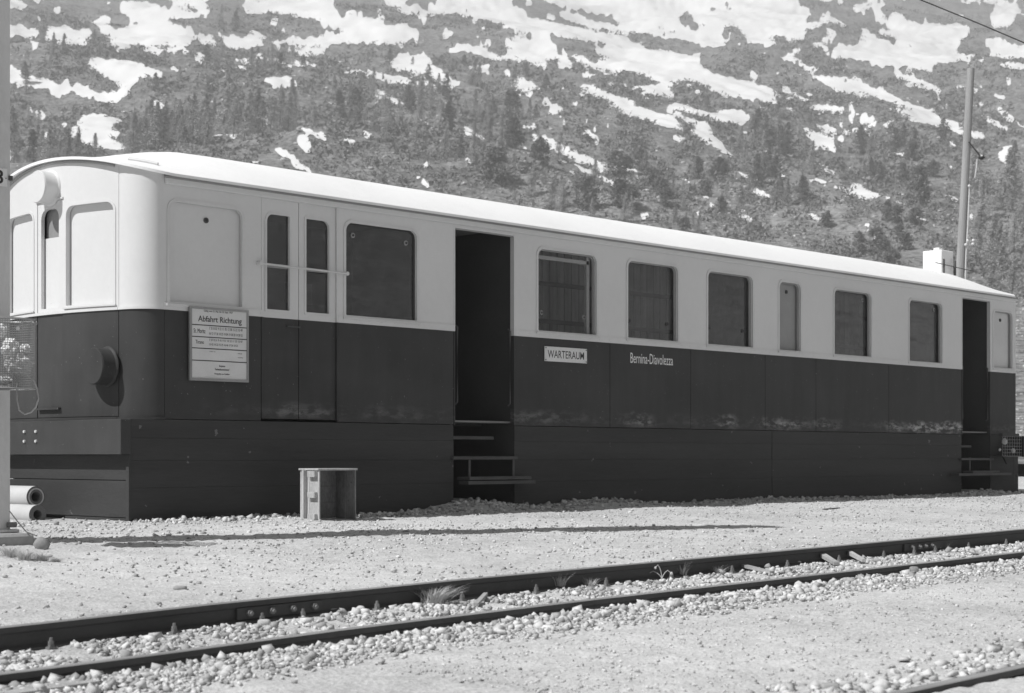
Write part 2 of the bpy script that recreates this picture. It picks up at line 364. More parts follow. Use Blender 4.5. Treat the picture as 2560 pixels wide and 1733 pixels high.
for s in ["0,-90 80,-90 85,50 110,75 95,110 250,130 430,125 400,155 420,165 500,165 640,200 655,215 590,245 520,290 430,290 250,280 0,295 0,235 90,225 200,240 190,215 110,185 50,160 0,140",
 "150,70 260,80 370,92 365,108 240,100 150,85", "370,-60 480,-60 560,40 620,30 640,50 690,75 755,100 700,108 560,100 490,80 500,55 430,30",
 "760,-90 1150,-90 1250,40 1360,95 1350,115 1500,150 1700,190 1850,220 1970,240 2050,285 2090,330 2090,360 2200,345 2324,345 2324,550 2240,530 2200,540 2200,500 2140,490 2080,465 1960,460 1900,485 1840,470 1720,440 1670,430 1650,400 1590,350 1520,320 1430,285 1330,260 1380,260 1400,240 1330,220 1250,190 1190,195 1170,160 1060,140 960,120 870,100 780,95 690,60 760,30",
 "1150,262 1330,258 1440,285 1540,350 1620,400 1640,440 1560,460 1450,440 1350,420 1330,390 1310,400 1150,395 1060,380 1010,350 940,330 830,345 820,330 900,300 1020,300 1100,345 1200,375 1220,340 1190,300",
 "610,245 740,210 880,215 870,238 760,245 620,260", "1430,-90 1960,-90 2190,-30 2324,70 2324,250 2200,240 2080,220 1940,180 1920,140 1850,110 1750,80 1600,50 1500,20",
 "1525,80 1600,75 1740,130 1930,175 2100,215 2080,225 1800,190 1640,150 1540,105", "510,345 640,345 720,385 735,430 790,470 850,510 960,575 930,578 860,560 770,545 700,500 620,480 500,455 490,440 420,405 405,380 500,375",
 "175,450 330,470 460,490 600,505 590,550 480,545 380,520 290,490", "960,440 1010,420 1110,430 1090,475 990,475", "1160,480 1230,520 1290,515 1350,520 1430,580 1370,600 1370,625 1300,605 1250,580 1210,530",
 "1635,540 1760,560 1850,600 2040,665 2040,690 2200,760 2324,800 2324,835 2260,830 2160,800 2060,785 1980,750 1900,690 1800,630 1720,610", "1670,480 1720,465 1780,475 1785,500 1700,505",
 "1990,580 2060,560 2160,560 2200,545 2290,590 2280,630 2200,640 2080,605", "2260,680 2324,690 2324,770 2230,720", "810,650 1010,660 1015,680 900,670", "330,595 440,600 490,640 580,680 560,695 500,680 430,640 370,635",
 "740,740 790,740 880,770 870,780 760,775", "1395,620 1470,625 1480,660 1540,690 1630,730 1560,735 1540,750 1490,740 1430,720 1430,705 1530,715 1410,660", "1560,630 1640,640 1690,690 1650,695", "1545,570 1600,580 1570,600",
 "1345,865 1420,885 1530,910 1560,950 1640,985 1730,1020 1800,1040 1870,1065 1990,1075 2060,1110 2045,1155 1960,1140 1860,1130 1760,1090 1680,1060 1600,1020 1550,990 1450,965 1380,920",
 "1620,1060 1690,1090 1760,1110 1830,1155 1940,1215 1860,1205 1770,1160 1690,1110", "930,820 1000,850 1080,905 1070,918 1000,890 940,875", "1690,860 1750,870 1820,900 1780,905", "1750,920 1780,922 1820,945 1800,948",
 "270,850 290,850 360,885 340,895 270,890", "135,895 260,900 250,925 180,935", "560,1110 640,1140 700,1190 750,1235 690,1220 640,1180", "700,1035 760,1070 730,1090 650,1080", "1010,1080 1080,1110 1060,1125 1020,1110",
 "545,1040 620,1050 610,1062 560,1058", "0,850 60,890 30,895 0,880", "1930,1340 2000,1370 2080,1400 2110,1360 2135,1400 2100,1425 2040,1405", "2170,1340 2240,1355 2240,1370 2180,1360", "2150,960 2220,990 2200,1005",
 "1555,1165 1610,1170 1600,1182 1560,1178", "1170,1175 1240,1190 1200,1190", "1310,820 1400,820 1400,832 1320,838", "780,690 830,690 820,705 790,705"]: P(800, .3873, s)
for s in ["-10,-60 960,-60 960,30 1050,60 1010,130 960,155 1050,150 1130,120 1110,155 980,200 960,260 890,250 890,225 760,215 850,270 880,285 790,280 640,260 620,220 610,180 630,170 500,170 480,220 490,250 530,290 450,280 330,255 200,230 0,200",
 "0,265 30,300 130,315 230,330 340,345 370,410 450,450 620,490 760,530 830,550 820,620 750,625 640,600 500,590 420,550 390,520 300,495 180,500 100,480 0,440", "0,530 130,510 210,545 200,590 120,600 0,570",
 "180,630 240,635 330,660 430,690 500,670 590,665 660,700 660,740 540,755 440,730 340,700 220,665", "0,650 100,690 200,700 260,760 260,790 150,760 0,740",
 "160,675 260,700 350,730 430,750 440,820 510,880 510,910 580,950 570,965 500,930 440,890 370,845 300,800 330,780 260,720",
 "1340,215 1430,230 1560,275 1600,300 1650,290 1600,285 1520,220 1480,150 1510,100 1560,95 1640,140 1700,150 1930,150 2025,180 1980,215 1930,260 1900,330 1990,340 2110,350 2000,360 1850,385 1750,405 1800,440 1700,430 1580,400 1450,395 1340,370 1200,355 1105,345 1180,310 1160,290 1290,285 1350,250",
 "1370,-60 1440,-60 1430,30 1490,100 1470,140 1420,110", "2140,50 2200,20 2300,30 2310,70 2250,120 2230,165 2180,175 2120,160 2130,100", "2070,240 2210,240 2250,285 2700,280 2700,360 2210,360 2120,345 2130,310 2070,270",
 "2130,375 2200,375 2324,405 2500,430 2324,430 2230,415", "2110,480 2240,490 2310,525 2220,520", "840,345 920,350 1000,375 970,385 880,365", "930,390 1080,415 1080,435 980,425", "945,420 1050,460 1180,500 1300,550 1400,600 1330,590 1200,560 1090,500",
 "1165,460 1280,475 1400,520 1520,560 1550,600 1640,630 1800,700 1960,770 1960,830 1850,780 1700,715 1560,640 1470,610 1330,560 1240,510", "1490,430 1600,450 1730,500 1850,570 1840,585 1720,540 1580,490", "1745,570 1870,635 1920,665 1850,640",
 "970,660 1100,645 1170,645 1300,670 1420,700 1550,735 1570,745 1400,720 1250,690 1100,680", "1125,700 1210,745 1190,750", "1250,720 1400,735 1540,765 1480,775 1370,765", "1020,740 1120,760 1230,790 1300,820 1250,820 1100,790",
 "985,790 1080,800 1140,830 1180,860 1190,930 1120,910 1050,880", "1470,650 1600,670 1680,690 1850,760 1840,780 1700,740 1560,690", "1670,795 1780,820 1830,845 1700,825", "1860,810 1960,850 1880,830", "1860,860 1960,910 1860,890",
 "2005,800 2140,850 2010,845", "2010,645 2080,690 2150,740 2230,790 2190,795 2130,750 2050,690", "2130,620 2190,660 2220,690 2324,780 2324,800 2250,740 2190,700", "2160,910 2230,935 2280,975 2200,995 2160,960",
 "1530,900 1620,935 1600,955 1540,935", "1850,990 1920,1020 1880,1030", "580,1025 640,1060 680,1105 600,1060", "650,1130 730,1155 800,1190 780,1230 690,1180",
 "1050,1075 1160,1120 1270,1160 1290,1110 1370,1140 1460,1190 1380,1225 1300,1190 1200,1150 1080,1110", "1010,1290 1150,1335 1140,1348 1030,1320", "0,1300 40,1275 60,1320 20,1335", "400,1230 480,1255 470,1265 410,1245", "580,1300 620,1285 690,1330 670,1355 600,1330",
 "245,1325 295,1340 285,1350", "75,895 140,930 130,940", "200,1030 290,1045 270,1052", "1980,1295 2040,1320 2000,1325", "1870,1400 1915,1410 1900,1425", "1995,950 2035,960 2035,1000 2000,990", "1405,815 1450,840 1430,840", "1230,1000 1300,1020 1280,1028",
 "2200,1535 2265,1545 2260,1560 2215,1558", "2290,1550 2330,1555 2330,1580 2295,1575"]: P(1600, .4131, s)
for ox, sc, s in [(1600, .4131, "240,95 290,90 370,165 340,185 270,165 230,130"), (1600, .4131, "420,65 490,25 600,45 540,70 470,75"), (800, .3873, "915,55 960,60 1000,85 950,90"), (800, .3873, "2070,170 2200,190 2324,225 2200,212"),
 (800, .3873, "1410,215 1480,210 1640,255 1760,265 1860,300 1760,315 1740,320 1840,385 1780,410 1700,370 1620,350 1500,285 1400,245"), (800, .3873, "1450,395 1520,400 1560,430 1480,425"), (0, .3873, "1640,10 1690,20 1700,35 1660,25")]: P(ox, sc, s, True)
def snow_at(x, y):
    x = np.asarray(x, float); y = np.asarray(y, float)
    xd = x+4*fbm(x, y*1.6, 30, 4, 3, .6); yd = y+2.2*fbm(x, y*1.6, 22, 4, 6, .6)
    m = np.zeros(x.shape, bool)
    for poly, sub in SP:
        lo = poly.min(0); hi = poly.max(0)
        sel = (xd >= lo[0]) & (xd <= hi[0]) & (yd >= lo[1]) & (yd <= hi[1])
        if not sel.any(): continue
        px = xd[sel]; py = yd[sel]; ins = np.zeros(px.shape, bool)
        for a, b in zip(poly, np.roll(poly, -1, 0)):
            if a[1] == b[1]: continue
            c = ((a[1] > py) != (b[1] > py)) & (px < (b[0]-a[0])*(py-a[1])/(b[1]-a[1])+a[0]); ins ^= c
        if sub: m[sel] &= ~ins
        else: m[sel] |= ins
    n = fbm(x+y*.8, y*3.0-x*.9, 40, 4, 12); m |= (n > 1.02-.42*np.clip((420-y)/420, 0, 1)) & (y < 600)
    n2 = fbm((x+.38*y)*.16, (y-.40*x)*1.15, 9, 3, 41); m |= (n2+.25*fbm(x, y, 120, 2, 45) > 1.12-.25*np.clip((x-900)/1200, 0, 1)) & (y < 560)
    out = (x < -20) | (x > 2600) | (y < -30)
    m |= out & (fbm(x, y*2.6-x*.7, 160, 4, 20) > .35-.5*np.clip((200-y)/300, 0, 1))
    return m
cols = np.arange(-430, 2991, 3.0); rows = np.concatenate([np.arange(-66, 760, 3.0), np.arange(760, 1120, 6.0), [1125, 1133, 1141, 1150, 1160]])
CX, RY = np.meshgrid(cols, rows, indexing='ij')
hx, hy, hz, hZ = hillpos(CX, RY)
hz = hz+relief(hx, hy, hZ)
px, py = proj(hx, hy, hz)
sn = snow_at(px, py)
rock = np.clip(.9*np.exp(-((px-1850-.9*(py-560))/330)**2-((py-560)/85)**2)+.8*np.exp(-((px-1400)/190)**2-((py-500)/60)**2)+.7*(px > 2500)*(py > 640)+.55*np.exp(-((px-430)/90)**2-((py-350)/40)**2)+.35*np.clip(fbm(px, py*1.5, 150, 3, 8), 0, 1)+.6*np.clip((120-py)/200, 0, 1), 0, 1)  # bare rock areas, plus haze paleness painted in towards the slope top
n0, n1 = CX.shape; idx = np.arange(n0*n1).reshape(n0, n1)
Q = np.stack([idx[:-1, :-1], idx[1:, :-1], idx[1:, 1:], idx[:-1, 1:]], -1).reshape(-1, 4)
HV = np.stack([hx, hy, hz], -1).reshape(-1, 3)
o = fast('hillside', HV, Q, M['hill'], smooth=True, attrs={'rock': rock.ravel()}); tag(o, kind='structure')
sf = sn.astype(float); sf = np.pad(sf, 1, mode='edge'); sf = sum(sf[a:a+n0, b:b+n1]*w for a, b, w in [(i, j, (1, 2, 1)[i]*(1, 2, 1)[j]/16) for i in range(3) for j in range(3)])
sf = np.pad(sf, 1, mode='edge'); sf = sum(sf[a:a+n0, b:b+n1]*(1, 2, 1)[a]*(1, 2, 1)[b]/16 for a in range(3) for b in range(3))
sf = sf+.20*fbm(px, py*1.5, 13, 3, 51, .7)
sf = sf.ravel()-.47; HS = HV.copy(); HS[:, 2] += .00035*hZ.ravel()+.03
qv = sf[Q]; full = (qv > 0).all(1); part = (qv > 0).any(1) & ~full
SV = list(map(tuple, HS[np.unique(Q[full])])); mp = {int(k): i for i, k in enumerate(np.unique(Q[full]))}
ST = []; uq, inv = np.unique(Q[full], return_inverse=True); inv = inv.reshape(-1, 4); ST += [tuple(t) for t in inv[:, [0, 1, 2]]]+[tuple(t) for t in inv[:, [0, 2, 3]]]
for q in Q[part]:                       # cut the rim cells along the melting edge
    pl = []
    for a, b in zip(q, np.roll(q, -1)):
        if sf[a] > 0: pl.append(HS[a])
        if (sf[a] > 0) != (sf[b] > 0): t = sf[a]/(sf[a]-sf[b]); pl.append(HS[a]*(1-t)+HS[b]*t)
    if len(pl) < 3: continue
    o_ = len(SV); SV += [tuple(v) for v in pl]; ST += [(o_, o_+i, o_+i+1) for i in range(1, len(pl)-1)]
o = fast('snow', SV, ST, M['snow'], smooth=False); tag(o, 'thick bright old snow lying in long patches on the scrubby slope', 'snow', kind='stuff')
# the rest of the valley, all round (seen only in the window panes)
az = np.linspace(math.atan2(N_, C_)+math.radians(21), math.atan2(N_, C_)+math.radians(339), 150); dd = np.concatenate([np.linspace(45, 400, 60), np.linspace(420, 900, 24)])
AZ_, DD = np.meshgrid(az, dd, indexing='ij'); vx = DD*np.cos(AZ_); vy = DD*np.sin(AZ_)
vz = gfun(DD)*DD*1.25+np.clip((DD-60)/250, 0, 1.6)*(6*fbm(vx, vy, 90, 4, 1))-.5
n0, n1 = vx.shape; idx = np.arange(n0*n1).reshape(n0, n1)
Q = np.stack([idx[:-1, :-1], idx[1:, :-1], idx[1:, 1:], idx[:-1, 1:]], -1).reshape(-1, 4)
o = fast('valley_slopes', np.stack([vx, vy, vz], -1).reshape(-1, 3), Q, M['hill'], smooth=True, attrs={'rock': np.where(DD < 150, 1.0, np.clip(fbm(vx, vy, 60, 3, 2), 0, .6)).ravel()}); tag(o, kind='structure')

def hill_point(x, y):
    X, Y, Z, D = hillpos(float(x), float(y)); return float(X), float(Y), float(Z+relief(X, Y, D)), float(D)
# scrub and boulders on the slope
n = 90000
x = rng.uniform(-60, 2620, n); y = rng.uniform(20, 760, n)
X, Y, Z, D = hillpos(x, y); Z = Z+relief(X, Y, D); px, py = proj(X, Y, Z)
dens = fbm(px, py*1.7, 70, 4, 31)
keep = ~snow_at(px, py) & (dens+rng.uniform(-.5, .5, n) > -.15) & (D < 1000); X, Y, Z, D = X[keep], Y[keep], Z[keep], D[keep]
m = len(X); K = 9; sz = rng.uniform(.35, 1.0, m)*np.clip(D/300, .4, 1.8)
cen = np.stack([X, Y, Z], 1)[:, None]+rng.normal(size=(m, K, 3))*sz[:, None, None]*np.array([.6, .6, .28])+np.array([0, 0, .25])*sz[:, None, None]
tri = cen[:, :, None]+rng.normal(size=(m, K, 3, 3))*sz[:, None, None, None]*.30
o = fast('scrub', tri.reshape(-1, 3), np.arange(m*K*3).reshape(-1, 3), M['scrub'], np.repeat(rng.uniform(0, 1, m), K*3)); tag(o, 'low dark dwarf scrub covering the slope between the snow', 'scrub', kind='stuff')
n = 26000
x = rng.uniform(0, 2600, n); y = rng.uniform(100, 1120, n); X, Y, Z, D = hillpos(x, y); Z = Z+relief(X, Y, D); px, py = proj(X, Y, Z)
rk = np.clip(1.3*np.exp(-((px-1850-.9*(py-560))/330)**2-((py-560)/85)**2)+np.exp(-((px-1400)/190)**2-((py-500)/60)**2)+.9*((px > 2500) & (py > 640))+.7*np.exp(-((px-430)/90)**2-((py-350)/40)**2)+.30, 0, 1)
keep = ~snow_at(px, py) & (rng.uniform(0, 1, n) < rk); X, Y, Z, D = X[keep], Y[keep], Z[keep], D[keep]
V, T, S = rocks(np.stack([X, Y, Z], 1), rng.uniform(.1, .45, len(X))**1.2*np.clip(D/200, .3, 2.2), ICO1, .25, .7)
o = fast('scree', V, T, M['boulder'], S); tag(o, 'pale boulders and scree scattered over the lower slope', 'scree', kind='stuff')

# ------------------------------------------------------------------ trees
def crown_mesh(kind, seed):
    r = np.random.default_rng(seed); tris = []
    if kind == 'larch': H, R, nb, nl, sz, p0 = 1.0, .30, 130, 30, .012, .04
    elif kind == 'pine': H, R, nb, nl, sz, p0 = 1.0, .27, 90, 30, .019, .05
    else: H, R, nb, nl, sz, p0 = 1.0, .5, 70, 34, .035, .0
    for b in range(nb):
        h = p0+(1-p0)*r.uniform(0, 1)**.9; a = r.uniform(0, 2*math.pi)
        if kind == 'bush': L = R*math.sqrt(max(0, 1-(h*1.0-.35)**2/.45))*r.uniform(.6, 1.05)
        elif kind == 'pine': L = R*(1-((h-.35)/.68)**2 if h > .35 else .75+.7*h)*r.uniform(.6, 1.15)
        else: L = R*(1.02-h)**.8*r.uniform(.5, 1.2)
        L = max(L, .02); t = r.uniform(.12, 1, nl)**.8; dr = .16 if kind == 'larch' else -.1
        c = np.stack([np.cos(a)*L*t, np.sin(a)*L*t, h-dr*L*t+.02*r.normal(size=nl)], 1)+r.normal(size=(nl, 3))*.013*(2.2 if kind == 'bush' else 1)
        tris.append(c[:, None]+r.normal(size=(nl, 3, 3))*sz*np.array([1, 1, .8]))
    V = np.concatenate(tris).reshape(-1, 3); V[:, 2] = np.maximum(V[:, 2], 0)
    return V, np.arange(len(V)).reshape(-1, 3)
def trunk_mb(kind):
    mb = MB(); mb.tube([(0, 0, -.03), (.006, 0, .35), (0, .006, .7), (.002, 0, .97)], .016, 6, r2=.003)
    for i in range(9):
        a = i*2.4; h = .2+i*.075; L = .16*(1-h)+.02; mb.tube([(0, 0, h), (math.cos(a)*L, math.sin(a)*L, h-.03)], .004, 4, r2=.0015)
    return mb
PROTO = {}
for kind, cnt, mt in (('larch', 6, 'larch'), ('pine', 4, 'pine'), ('bush', 3, 'pine')):
    for i in range(cnt):
        V, T = crown_mesh(kind, 100+i*7+len(kind)); ob = fast('crown', V, T, M[mt]); cm = ob.data; bpy.data.objects.remove(ob)
        tb = trunk_mb(kind).build('trunk', M['bark']); tm = tb.data; bpy.data.objects.remove(tb)
        PROTO.setdefault(kind, []).append((cm, tm))
TREES = 0
def tree(x, y, hpx, kind, name, label, cat, group=None):
    global TREES
    X, Y, Z, D = hill_point(x, y); h = hpx*D/F
    cm, tm = random.choice(PROTO[kind])
    e = bpy.data.objects.new(name, None); COL.objects.link(e); e.location = (X, Y, Z-.1); e.scale = (h*random.uniform(.85, 1.2), h*random.uniform(.85, 1.2), h)
    e.rotation_mode = 'QUATERNION'; e.rotation_quaternion = Quaternion((C_, N_, 0), random.uniform(-.02, .16) if kind == 'larch' else random.uniform(-.04, .05)) @ Quaternion((0, 0, 1), random.uniform(0, 6.28)); tag(e, label, cat, group)
    for nm, me in (('trunk', tm), ('crown', cm)):
        c = bpy.data.objects.new(nm, me); COL.objects.link(c); c.parent = e
    TREES += 1; return e
ORD = 'first second third fourth fifth sixth seventh eighth ninth tenth eleventh twelfth thirteenth fourteenth fifteenth sixteenth'.split()
def relabel(recs, base):
    """say which tree of a stand each one is: its row, its part of the stand and its place there"""
    ys = sorted(r[1] for r in recs); xs = sorted(r[0] for r in recs); n = len(recs); cells = {}
    for r in recs:
        row = 'highest' if r[1] < ys[n//3] else ('lowest' if r[1] >= ys[2*n//3] else 'middle'); part = 'left' if r[0] < xs[n//3] else ('right' if r[0] >= xs[2*n//3] else 'centre')
        cells.setdefault((row, part), []).append(r)
    for (row, part), L in cells.items():
        for i, r in enumerate(sorted(L, key=lambda q: q[0])):
            r[2]['label'] = f'{base}, {row} row, {part} part, {ORD[min(i, 15)]} from left'
def stand(n, x0, x1, y0, y1, h0, h1, kinds, name, label, group, cat='tree', fn=None):
    k = 0; tries = 0; recs = []
    while k < n and tries < n*40:
        tries += 1; x = random.uniform(x0, x1); y = random.uniform(y0, y1)
        if fn and not fn(x, y): continue
        if snow_at([x], [y])[0] or snow_at([x], [y-12])[0]: continue
        recs.append((x, y, tree(x, y, random.uniform(h0, h1), random.choice(kinds), name, label, cat, group))); k += 1
    relabel(recs, label)
stand(70, 320, 740, 265, 400, 75, 125, ['larch'], 'larch_tree', 'pale larch in dense stand above carriage front', 'larches in the dense stand', fn=lambda x, y: y > 250+abs(x-520)*.18)
stand(18, 20, 250, 300, 430, 55, 105, ['larch', 'larch', 'pine'], 'larch_tree', 'grey larch just right of the mast', 'larches beside the mast')
stand(60, 760, 1330, 200, 455, 40, 85, ['larch', 'larch', 'larch', 'pine'], 'larch_tree', 'slender larch on slope above doorway', 'larches on the middle slope', fn=lambda x, y: y < 385+(x-760)*.16)
stand(26, 1120, 1560, 380, 540, 50, 85, ['larch', 'larch', 'bush'], 'larch_tree', 'larch under long diagonal snow streak', 'larches under the diagonal snow streak', fn=lambda x, y: y < 470+(x-1120)*.15)
stand(24, 1840, 2060, 285, 500, 45, 85, ['larch', 'pine', 'larch'], 'larch_tree', 'bushy larch left of wooden pole', 'trees left of the wooden pole')
stand(18, 2150, 2400, 320, 540, 40, 75, ['larch', 'pine', 'bush'], 'mountain_tree', 'dark tree behind wooden pole', 'trees behind the wooden pole')
stand(26, 2420, 2620, 420, 700, 80, 150, ['larch'], 'larch_tree', 'pale larch right of wooden pole', 'larches right of the wooden pole')
stand(26, 40, 760, 60, 260, 30, 60, ['larch', 'larch', 'pine'], 'larch_tree', 'small sparse larch among upper left snow', 'small larches high on the left')
stand(16, 900, 1560, 110, 330, 22, 45, ['pine', 'larch'], 'pine_tree', 'tiny conifer among upper centre snow', 'tiny conifers near the upper snow', fn=lambda x, y: y > 60+(x-900)*.25)
stand(26, 1560, 1860, 400, 590, 35, 60, ['larch', 'bush'], 'larch_tree', 'short larch above rear windows', 'short larches above the rear windows', fn=lambda x, y: y < 560)
stand(14, 2060, 2290, 520, 600, 25, 45, ['bush'], 'shrub', 'low shrub above carriage rear roof', 'shrubs above the carriage rear', 'shrub')
for (x, y, h, kd, nm, lb, ct) in [
    (1945, 265, 42, 'pine', 'pine_tree', 'dark conifer standing against the end of the widest snow field', 'tree'),
    (1768, 245, 32, 'pine', 'pine_tree', 'lone round-topped conifer at the lower rim of the wide snow field', 'tree'),
    (1316, 175, 36, 'pine', 'pine_tree', 'lone pointed conifer silhouetted on upper snow left of the centre snow streak', 'tree'),
    (975, 130, 42, 'pine', 'pine_tree', 'dark forked conifer cutting across the upper left snow field', 'tree'),
    (2190, 560, 66, 'bush', 'shrub', 'round dark juniper shrub standing alone on the slope left of the pole', 'shrub'),
    (1805, 420, 40, 'pine', 'pine_tree', 'small dark pine beside the foot of the branching snow streak', 'tree'),
    (2262, 330, 60, 'pine', 'pine_tree', 'dark pine pair member left of the pole below long snow stripes', 'tree'),
    (2285, 335, 56, 'pine', 'pine_tree', 'dark pine nearest the wooden pole below long snow stripes', 'tree'),
    (1900, 305, 62, 'bush', 'shrub', 'tall rounded dark bush right below the widest snow field', 'shrub'),
    (1925, 330, 55, 'bush', 'shrub', 'broad dark bush in front of the tall rounded one', 'shrub'),
    (108, 115, 52, 'larch', 'larch_tree', 'bare larch crossing the snow strip near the mast top', 'tree'),
    (235, 105, 50, 'larch', 'larch_tree', 'ragged larch between two snow fields high on the left', 'tree'),
    (458, 390, 45, 'pine', 'pine_tree', 'thin dark spruce just above the carriage roof on the left', 'tree'),
    (1568, 490, 48, 'pine', 'pine_tree', 'small dark spruce just right of the tip of the long diagonal snow streak', 'tree')]:
    tree(x, y, h, kd, nm, lb, ct)

# ------------------------------------------------------------------ carriage
Y0 = 12.70; YC = 13.97; Y1 = 15.24; S0 = 9.02; S1 = 25.16
CAR = thing('railway_carriage', (17, YC, 0), 'long two-tone old railway carriage with white arched roof used as a waiting room', 'railway carriage')
def fs(p): return 8.64+.14*(p-YC)**2
def roof_under(t):   # height of the wall top under the roof arch at the carriage ends
    return 3.066+.225*(1-min(1, abs(t)/1.35)**2.0)
def rrect(a0, a1, b0, b1, rt=.085, rb=.012, n=5):
    pts = []
    for cx, cy, r, st in ((a1-rt, b1-rt, rt, 0), (a0+rt, b1-rt, rt, 90), (a0+rb, b0+rb, rb, 180), (a1-rb, b0+rb, rb, 270)):
        for i in range(n+1):
            a = math.radians(st+90*i/n); pts.append((cx+math.cos(a)*r, cy+math.sin(a)*r))
    return pts
def rect(a0, a1, b0, b1): return [(a0, b0), (a1, b0), (a1, b1), (a0, b1)]
side = lambda off: (lambda a, b, d: (a, Y0+off+d, b))
far_side = lambda a, b, d: (a, Y1-d, b)
def front_fn(off):
    return lambda p, z, d: (fs(p)+off+d, p, z)
def bent_plate(outer, holes, off, th, name, mt, parent, pitch=.09):
    """plate following the slightly bowed front"""
    mb = MB().plate(outer, holes, lambda p, z, d: (d, p, z), th)
    bm = bmesh.new(); vs = [bm.verts.new(v) for v in mb.v]
    for f in mb.f:
        try: bm.faces.new([vs[i] for i in f])
        except ValueError: pass
    p = min(v[1] for v in mb.v)+pitch
    while p < max(v[1] for v in mb.v):
        bmesh.ops.bisect_plane(bm, geom=bm.verts[:]+bm.edges[:]+bm.faces[:], plane_co=(0, p, 0), plane_no=(0, 1, 0)); p += pitch
    bm.verts.index_update(); m2 = MB()
    m2.add([(fs(v.co.y)+off+v.co.x, v.co.y, v.co.z) for v in bm.verts], [[v.index for v in f.verts] for f in bm.faces]); bm.free()
    return m2.build(name, mt, parent)

# side windows ------------------------------------------------------
ZB, ZT = 1.955, 2.865
WIN = [(9.075, 9.89, 1.95, 2.855, 'blank'), (11.16, 12.13, ZB, 2.875, 'dark'), (13.97, 14.97, ZB, ZT, 'open'), (15.53, 16.49, ZB, ZT, 'low'),
       (17.09, 18.05, ZB, ZT, 'low'), (18.64, 19.14, ZB, 2.85, 'frost'), (19.95, 20.9, ZB, 2.845, 'refl'), (21.93, 22.88, 1.945, 2.835, 'refl'), (24.47, 25.09, 1.95, 2.83, 'pale')]
UP = [(S0, 10.115), (11.065, 12.665), (13.595, 23.47), (24.37, S1)]
ZTOP = 3.066
for a, b in UP:
    holes = [rrect(w[0], w[1], w[2], w[3]) for w in WIN if a < w[0] < b]
    MB().plate(rect(a, b, 1.88, ZTOP), holes, side(0), .03).build('upper_side_panel', M['white'], CAR)
    MB().box(a, b, Y0-.009, Y0, 1.881, 1.945).build('belt_rail', M['white'], CAR)
    rv = MB()
    s = a+.06
    while s < b: rv.tube([(s, Y0-.013, 1.912), (s, Y0-.004, 1.912)], .006, 6); s += .17
    rv.build('rivets', M['trim'], CAR)['kind'] = 'stuff'
for a, b in ((12.665, 13.595), (23.47, 24.37), (10.115, 11.065)):
    MB().box(a, b, Y0+.001, Y0+.03, 2.965 if a != 10.115 else 3.035, ZTOP).build('lintel', M['white'], CAR)
for (a, b, z0, z1, kd) in WIN:
    fr = MB().plate(rrect(a-.028, b+.028, z0-.02, z1+.028, .11), [rrect(a+.004, b-.004, z0+.004, z1-.004, .082)], side(-.008), .0078).build('window', M['trim'], CAR)
    MB().box(a-.04, b+.04, Y0-.024, Y0-.0085, z0-.034, z0-.014).build('sill', M['trim'], fr)
    off = {'blank': .026, 'dark': .022, 'pale': .04}.get(kd, .05)
    mt = {'blank': M['white'], 'frost': M['frost'], 'pale': M['palepane'], 'refl': M['glass2'], 'dark': M['glass2'], 'open': M['clear']}.get(kd, M['glass'])
    if kd != 'blank':
        MB().plate(rrect(a-.01, b+.01, z0-.01, z1+.01, .09), [rrect(a+.018, b-.03, z0+.012, z1-.018, .07)], side(.031), off-.033 if off > .04 else .004).build('gasket', M['rubber'] if kd in ('dark',) else M['grey_trim'], fr)
    MB().plate(rrect(a-.012, b+.012, z0-.012, z1+.012, .09), [], side(off+.012), .006).build('pane', mt, fr)
    kn = {'blank': [((a+b)/2+.02, z1-.13)], 'dark': [(a+.12, z1-.12), (b-.13, z1-.13)], 'low': [(a+.1, z0+.21), (b-.14, z0+.21)], 'open': [(a+.12, z0+.21), (b-.16, z0+.2)],
          'frost': [((a+b)/2, z1-.12)], 'refl': [(a+.09, z1-.1), (b-.14, z1-.1)], 'pale': [((a+b)/2, z1-.13)]}[kd]
    for (kx, kz) in kn:
        y = Y0+off+.012
        MB().tube([(kx, y-.012, kz), (kx, y, kz)], .026, 14).tube([(kx, y-.02, kz), (kx, y-.012, kz)], .012, 10, 1).build('knob', [M['grey_trim'] if kd in ('open', 'dark', 'refl') else M['rust'], M['rubber']], fr)
# lower panels: each sheet between two seams
seams = [S0, 10.115, None, 11.065, 12.665, None, 13.595, s_at(1525, Y0), s_at(1727, Y0), s_at(1913, Y0), s_at(2040, Y0), s_at(2222, Y0), 23.47, None, 24.37, S1]
for a, b in zip(seams, seams[1:]):
    if a is None or b is None: continue
    MB().box(a+.004, b-.004, Y0, Y0+.03, .905, 1.8795, bev=.003).build('lower_side_panel', M['dark'], CAR)
    MB().box(a, b, Y0+.012, Y0+.035, .91, 1.875).build('seam_backing', M['black'], CAR)
# skirt boards, each board its own
rowsz = [(.7322, .899), (.5322, .7312), (.2922, .5312), (.02, .2912)]
for a, b in ((8.66, 12.665), (13.595, 18.48), (18.486, 23.47), (24.37, 25.3)):
    for i, (z0, z1) in enumerate(rowsz):
        MB().box(a+.002, b-.002, Y0+.002+.001*((i*7+int(a)) % 3), Y0+.04, z0-(.2 if i == 3 else 0), z1, bev=.0015).build('skirt_board', M['darkwood'], CAR)
    MB().box(a+.01, b-.01, Y0+.018, Y0+.06, -.15, .895).build('skirt_backing', M['darkwood'], CAR)
